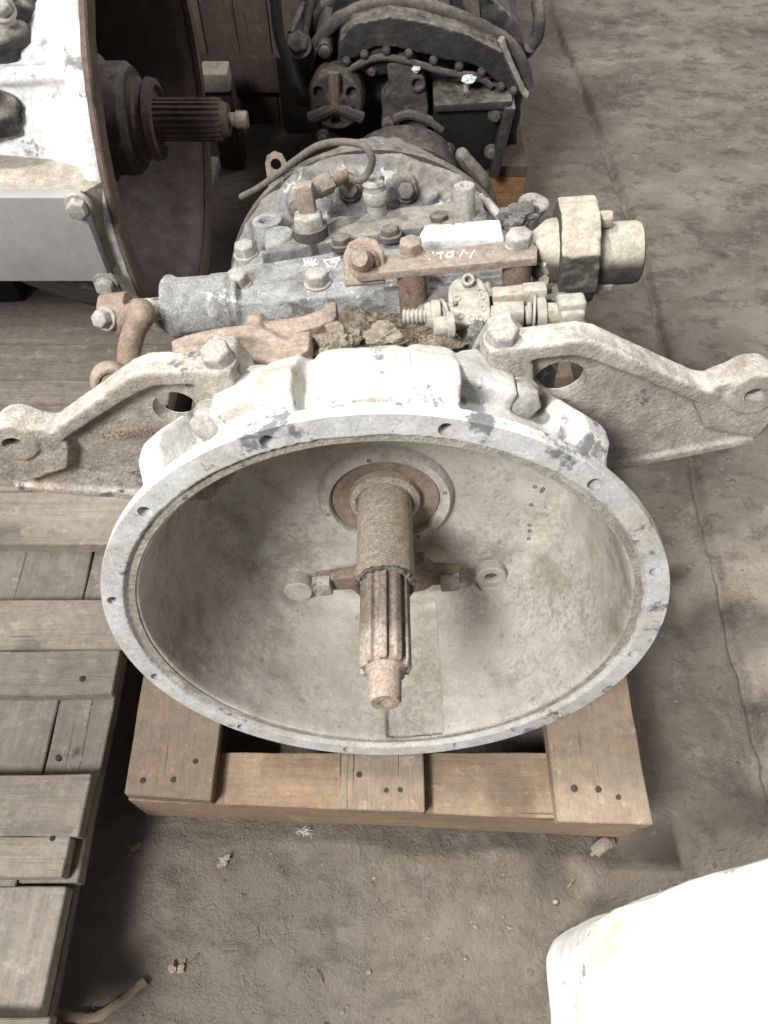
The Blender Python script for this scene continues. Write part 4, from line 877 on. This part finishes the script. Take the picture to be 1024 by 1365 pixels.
bolt(sc_, B(431, 182) - V(g3.location), (0, -1, 0), .016, .01, 'black', .002)
# pump casting, studs and toothed ring between cap and panel
bprism('pump_body', [(515, 98), (548, 96), (565, 118), (572, 150), (572, 196), (512, 196), (508, 150), (520, 130)], .03, .11, 'grimy', remesh=.003, rough=(.003, 40))
bprism('cover_tab', [(470, 92), (505, 82), (520, 84), (520, 116), (492, 120), (478, 110)], .04, .07, 'black')
bolt(g3, B(496, 94, .038) - V(g3.location), (0, -1, .1), .012, .007, 'grimy', .001)
mb = MB(); p = B(556, 112, .02); mb.pipe(p + V((0, .04, 0)), p, .014, .0085, 24); build('port', shiftv(mb, g3), M['grimy'], g3)
mb = MB(); p = B(518, 168, .02); mb.lathe([(.012, .03), (.012, 0), (.009, -.004)], p, (0, 1, 0), 24); build('plug', shiftv(mb, g3), M['grimy'], g3, ang=40)
mb = MB(); P = [B(x, y, .02) for x, y in ((526, 158), (545, 152), (572, 160), (590, 172))]; mb.tube(catmull(P, 4), .008, 8); build('pump_rib', shiftv(mb, g3), M['grimy'], g3)
rc_ = B(537, 262, -.02); rr = (B(537, 186, -.02) - rc_).length
mb = MB(); mb.lathe([(rr * .8, 0), (rr, 0), (rr, .05), (rr * .8, .05)], rc_, (0, 1, .15), 72, ring=True); rg = build('ring_gear', shiftv(mb, g3), M['grimy'], g3, ang=40)
for k in range(-11, 12):
    a = R(90 + 3.6 * k); u = V((math.cos(a), 0, math.sin(a))); mb = MB(); mb.box(rc_ + u * rr * .93 + V((0, -.002, 0)), (.004, .012, rr * .1), Matrix.Rotation(R(90) - a, 3, 'Y')); build('tooth', shiftv(mb, g3), M['dark_brown'], rg)
mb = MB(); mb.lathe([(rr * .05, .02), (rr * .82, .02), (rr * .82, .06)], rc_, (0, 1, .15), 48); build('ring_web', shiftv(mb, g3), M['black'], rg)
# flat black panel with a raised right edge
pn = bprism('side_panel', [(578, 148), (672, 148), (668, 228), (600, 236), (578, 225)], .015, .10, 'black_clean')
bprism('panel_edge', [(672, 142), (688, 142), (664, 236), (652, 236)], -.005, .05, 'black', pn)
bprism('panel_top', [(578, 140), (684, 134), (682, 146), (578, 150)], .0, .08, 'black', pn)
for x, y in ((660, 152), (655, 202), (598, 200)): bolt(pn, B(x, y, .010) - V(g3.location), (0, -1, .1), .017, .011, 'grimy', .002)
for x, y, r in ((555, 92, .006), (625, 105, .009)):
    mb = MB(); mb.blob(B(x, y, .02), r, .5, 1.5, x, 3, (1.2, 1, .8)); build('paint_splash', shiftv(mb, g3), M['chalk'], g3)
mb = MB(); p = B(622, 112, .04); mb.lathe([(.005 + .0008 * (i % 2), .003 * i) for i in range(14)], p, (0, -.15, -1), 14); build('threaded_stud', shiftv(mb, g3), M['zinc'], g3)
mb = MB(); P = [B(x, y, .05) for x, y in ((668, 52), (674, 72), (684, 95), (694, 116), (702, 126))]; mb.tube(catmull(P, 5), [.010] * 5 + [.0115] * 11 + [.009] * 5, 10, .6); build('side_arm', shiftv(mb, g3), M['zinc'], g3, rough=(.001, 60))
for x in (0, 24):
    m_ = [(648 + x, 30), (652 + x, 10), (660 + x, 1), (672 + x, 2), (676 + x, 14), (672 + x, 30)]; cut = MB(); p = B(663 + x, 14); cut.cyl(p + V((0, -.1, 0)), p + V((0, .2, 0)), .007)
    mb = MB(); mb.prism([(B(a, b).x, B(a, b).z) for a, b in m_], (0, FY, 0), (1, 0, 0), (0, 0, 1), -.088, -.08); build('lug_plate', shiftv(mb, g3), M['black'], g3, cut=shiftv(cut, g3))
mb = MB(); mb.tube(catmull([B(716, 2, .12), B(719, 25, .1), B(716, 48, .1), B(708, 60, .1)], 4), .011, 10); mb.tube([B(708, 60, .1), B(700, 70, .15)], .012, 8); build('side_hook', shiftv(mb, g3), M['grimy'], g3)
# nut and pipes at the left of the black gearbox
bolt(g3, B(397, 60, .06) - V(g3.location), (0, -.6, .8), .032, .010, 'grimy', .002, name='hex_plug')
mb = MB(); mb.lathe([(.016, 0), (.013, .04), (.02, .10)], B(397, 62, .06), (0, .3, -1), 20); build('plug_neck', shiftv(mb, g3), M['grimy'], g3)
for a, b in (((416, -10), (404, 55)), ((406, 5), (388, 45)), ((445, -10), (426, 70))):
    mb = MB(); mb.tube([B(*a, .12), B(*b, .07)], .0065 if a[0] < 440 else .013, 8); build('linkage_rod', shiftv(mb, g3), M['grimy'], g3, rough=(.001, 40))
mb = MB(); mb.box(B(400, 118, .11), (.07, .06, .14)); build('foot', shiftv(mb, g3), M['black'], g3, bevel=.012)
mb = MB(); mb.tube(catmull([B(450, -30, .22), B(405, -62, .16), B(372, -58, .06), B(362, -35, .0), B(367, 0, .0), B(372, 45, -.01), B(384, 85, -.02), B(396, 120, -.02), B(402, 135, .03)], 6), .0088, 12)
tag(build('rubber_hose', mb, M['rubber']), 'thin black rubber hose hanging beside the black gearbox', 'hose')
# dark crate and pale plank end in the gap
cr = tag(empty('wooden_crate', Matrix.Translation((-.35, 1.75, 0))), 'dark brown wooden crate in the gap behind the white-housed gearbox', 'crate')
for k in range(7): wboard(cr, 'plank', -.62 + k * .066, -.556 + k * .066, 1.62, 1.64, .02, .62 + random.uniform(-.01, .01), 'dwood')
wboard(cr, 'rail', -.62, -.158, 1.60, 1.62, .10, .17, 'dwood'); wboard(cr, 'side_board', -.16, -.14, 1.642, 2.1, .02, .6, 'dwood'); wboard(cr, 'lid', -.62, -.16, 1.642, 2.1, .56, .58, 'dwood')
wp = tag(empty('wooden_post', Matrix.Translation((WY(288, 102, 1.50).x, 1.5, 0))), 'short dark post with pale sawn end in front of the dark crate', 'post')
p = WY(288, 102, 1.50); mb = MB(); mb.box((0, 0, p.z), (.052, .05, .034)); build('sawn_end', mb, M['cream'], wp, bevel=.003, rough=(.001, 30))
mb = MB(); mb.box((.004, .012, p.z / 2 - .009), (.048, .05, p.z - .018)); build('post_shaft', mb, M['dwood'], wp, bevel=.003)

# ------------------------------------------------------------------ foreground: white block and litter
mb = MB(); H = .215
pl_ = [(x, y + .012) for x, y in [(.176, -.40), (.174, -.1), (.1775, .030), (.186, .046), (.205, .058), (.24, .068), (.285, .085), (.345, .098), (.42, .118), (.70, .15), (.70, -.40)]]
mb.prism(pl_, (0, 0, 0), (1, 0, 0), (0, 1, 0), .002, H)
wb = build('white_block', mb, M['paint_block'], remesh=.0045, sm=14, rough=(.0022, 14)); tag(wb, 'big white painted block with rounded worn edge on the bare floor', 'block')
mb = MB(); mb.tube(catmull([WZ(72, 1348, .006), WZ(95, 1355, .008), WZ(126, 1356, .010), WZ(160, 1335, .010), WZ(193, 1307, .007)], 6), [.003] * 5 + [.0048] * 14 + [.0055] * 6, 8, .55)
tag(build('stick', mb, M['stick'], rough=(.0014, 120)), 'dry bent stick on the floor beside the grey pallet', 'stick')
random.seed(11)
for (x, y, r, lab) in ((177, 1133, .0052, 'tiny pale crumb on the dark floor between grey pallet and orange pallet corner'), (297, 1150, .0052, 'tan crumb on the floor in front of the orange pallet'), (237, 1288, .006, 'holed crumb on the floor above the dry stick')):
    mb = MB(); p = WZ(x, y, .005)
    for k in range(6): mb.blob(p + V((random.uniform(-1, 1) * r, random.uniform(-1, 1) * r, random.uniform(-.2, .4) * r)), r * random.uniform(.35, .7), .9, 2.0, k + x, 3, (1.1, 1, .6))
    tag(build('crumb', mb, M['crumb'], ang=60), lab, 'crumb', 'crumbs on the floor')
mb = MB(); p = WZ(802, 1130, .008); mb.tube(catmull([WZ(788, 1140, .006), WZ(797, 1132, .012), WZ(808, 1124, .014), WZ(818, 1122, .008)], 5), [.002] * 3 + [.007] * 10 + [.005] * 3, 10, .35); tag(build('leaf', mb, M['rust_bar'], rough=(.001, 90)), 'curled dry brown leaf by the orange pallet corner', 'leaf')
mb = MB(); p = WZ(405, 1110, .012)
for k in range(26):
    d = V((random.gauss(0, 1), random.gauss(0, .6), abs(random.gauss(0, .5)))).normalized() * random.uniform(.002, .009); c_ = p + V((random.gauss(0, .004), random.gauss(0, .002), random.uniform(-.003, 0))); mb.tube([c_, c_ + d * .6 + V((0, 0, .001)), c_ + d + V((.002, 0, -.002))], .00025, 4)
tag(build('fluff', mb, M['chalk']), 'tuft of white down on the floor under the pallet edge', 'fluff')
mb = MB()
for k in range(34):
    x = random.uniform(-.30, .42); y = random.uniform(-.05, .16) if k < 24 else random.uniform(.15, .6)
    if y > .15 and abs(x) < .3: continue
    if x > .15 and y < .10: continue
    a = random.uniform(0, 6.28); L = random.uniform(.004, .016); p = V((x, y, .003)); d = V((math.cos(a), math.sin(a), random.uniform(-.05, .2))) * L
    mb.tube([p, p + d * .5 + V((.001, 0, .001)), p + d], [random.uniform(.0005, .0012)] * 3, 4, .5)
tag(build('splinters', mb, M['stick'], ang=60), 'wood splinters and straw littering the floor around the pallets', 'splinters', kind='stuff')
mb = MB()
for k in range(700):
    x = random.uniform(-.32, .45); y = random.uniform(-.06, .20) if k < 520 else random.uniform(.1, .9)
    if y > .15 and abs(x) < .3: continue
    if x > .16 and y < .09: continue
    r = random.uniform(.0005, .0014) if random.random() < .95 else random.uniform(.0014, .003)
    mb.blob((x, y, r * .4 + .001), r, .9, 1.9, k, 1, (1.2, .9, .6))
tag(build('gravel', mb, M['clod'], ang=60), 'fine grit scattered over the floor around the pallets', 'gravel', kind='stuff')
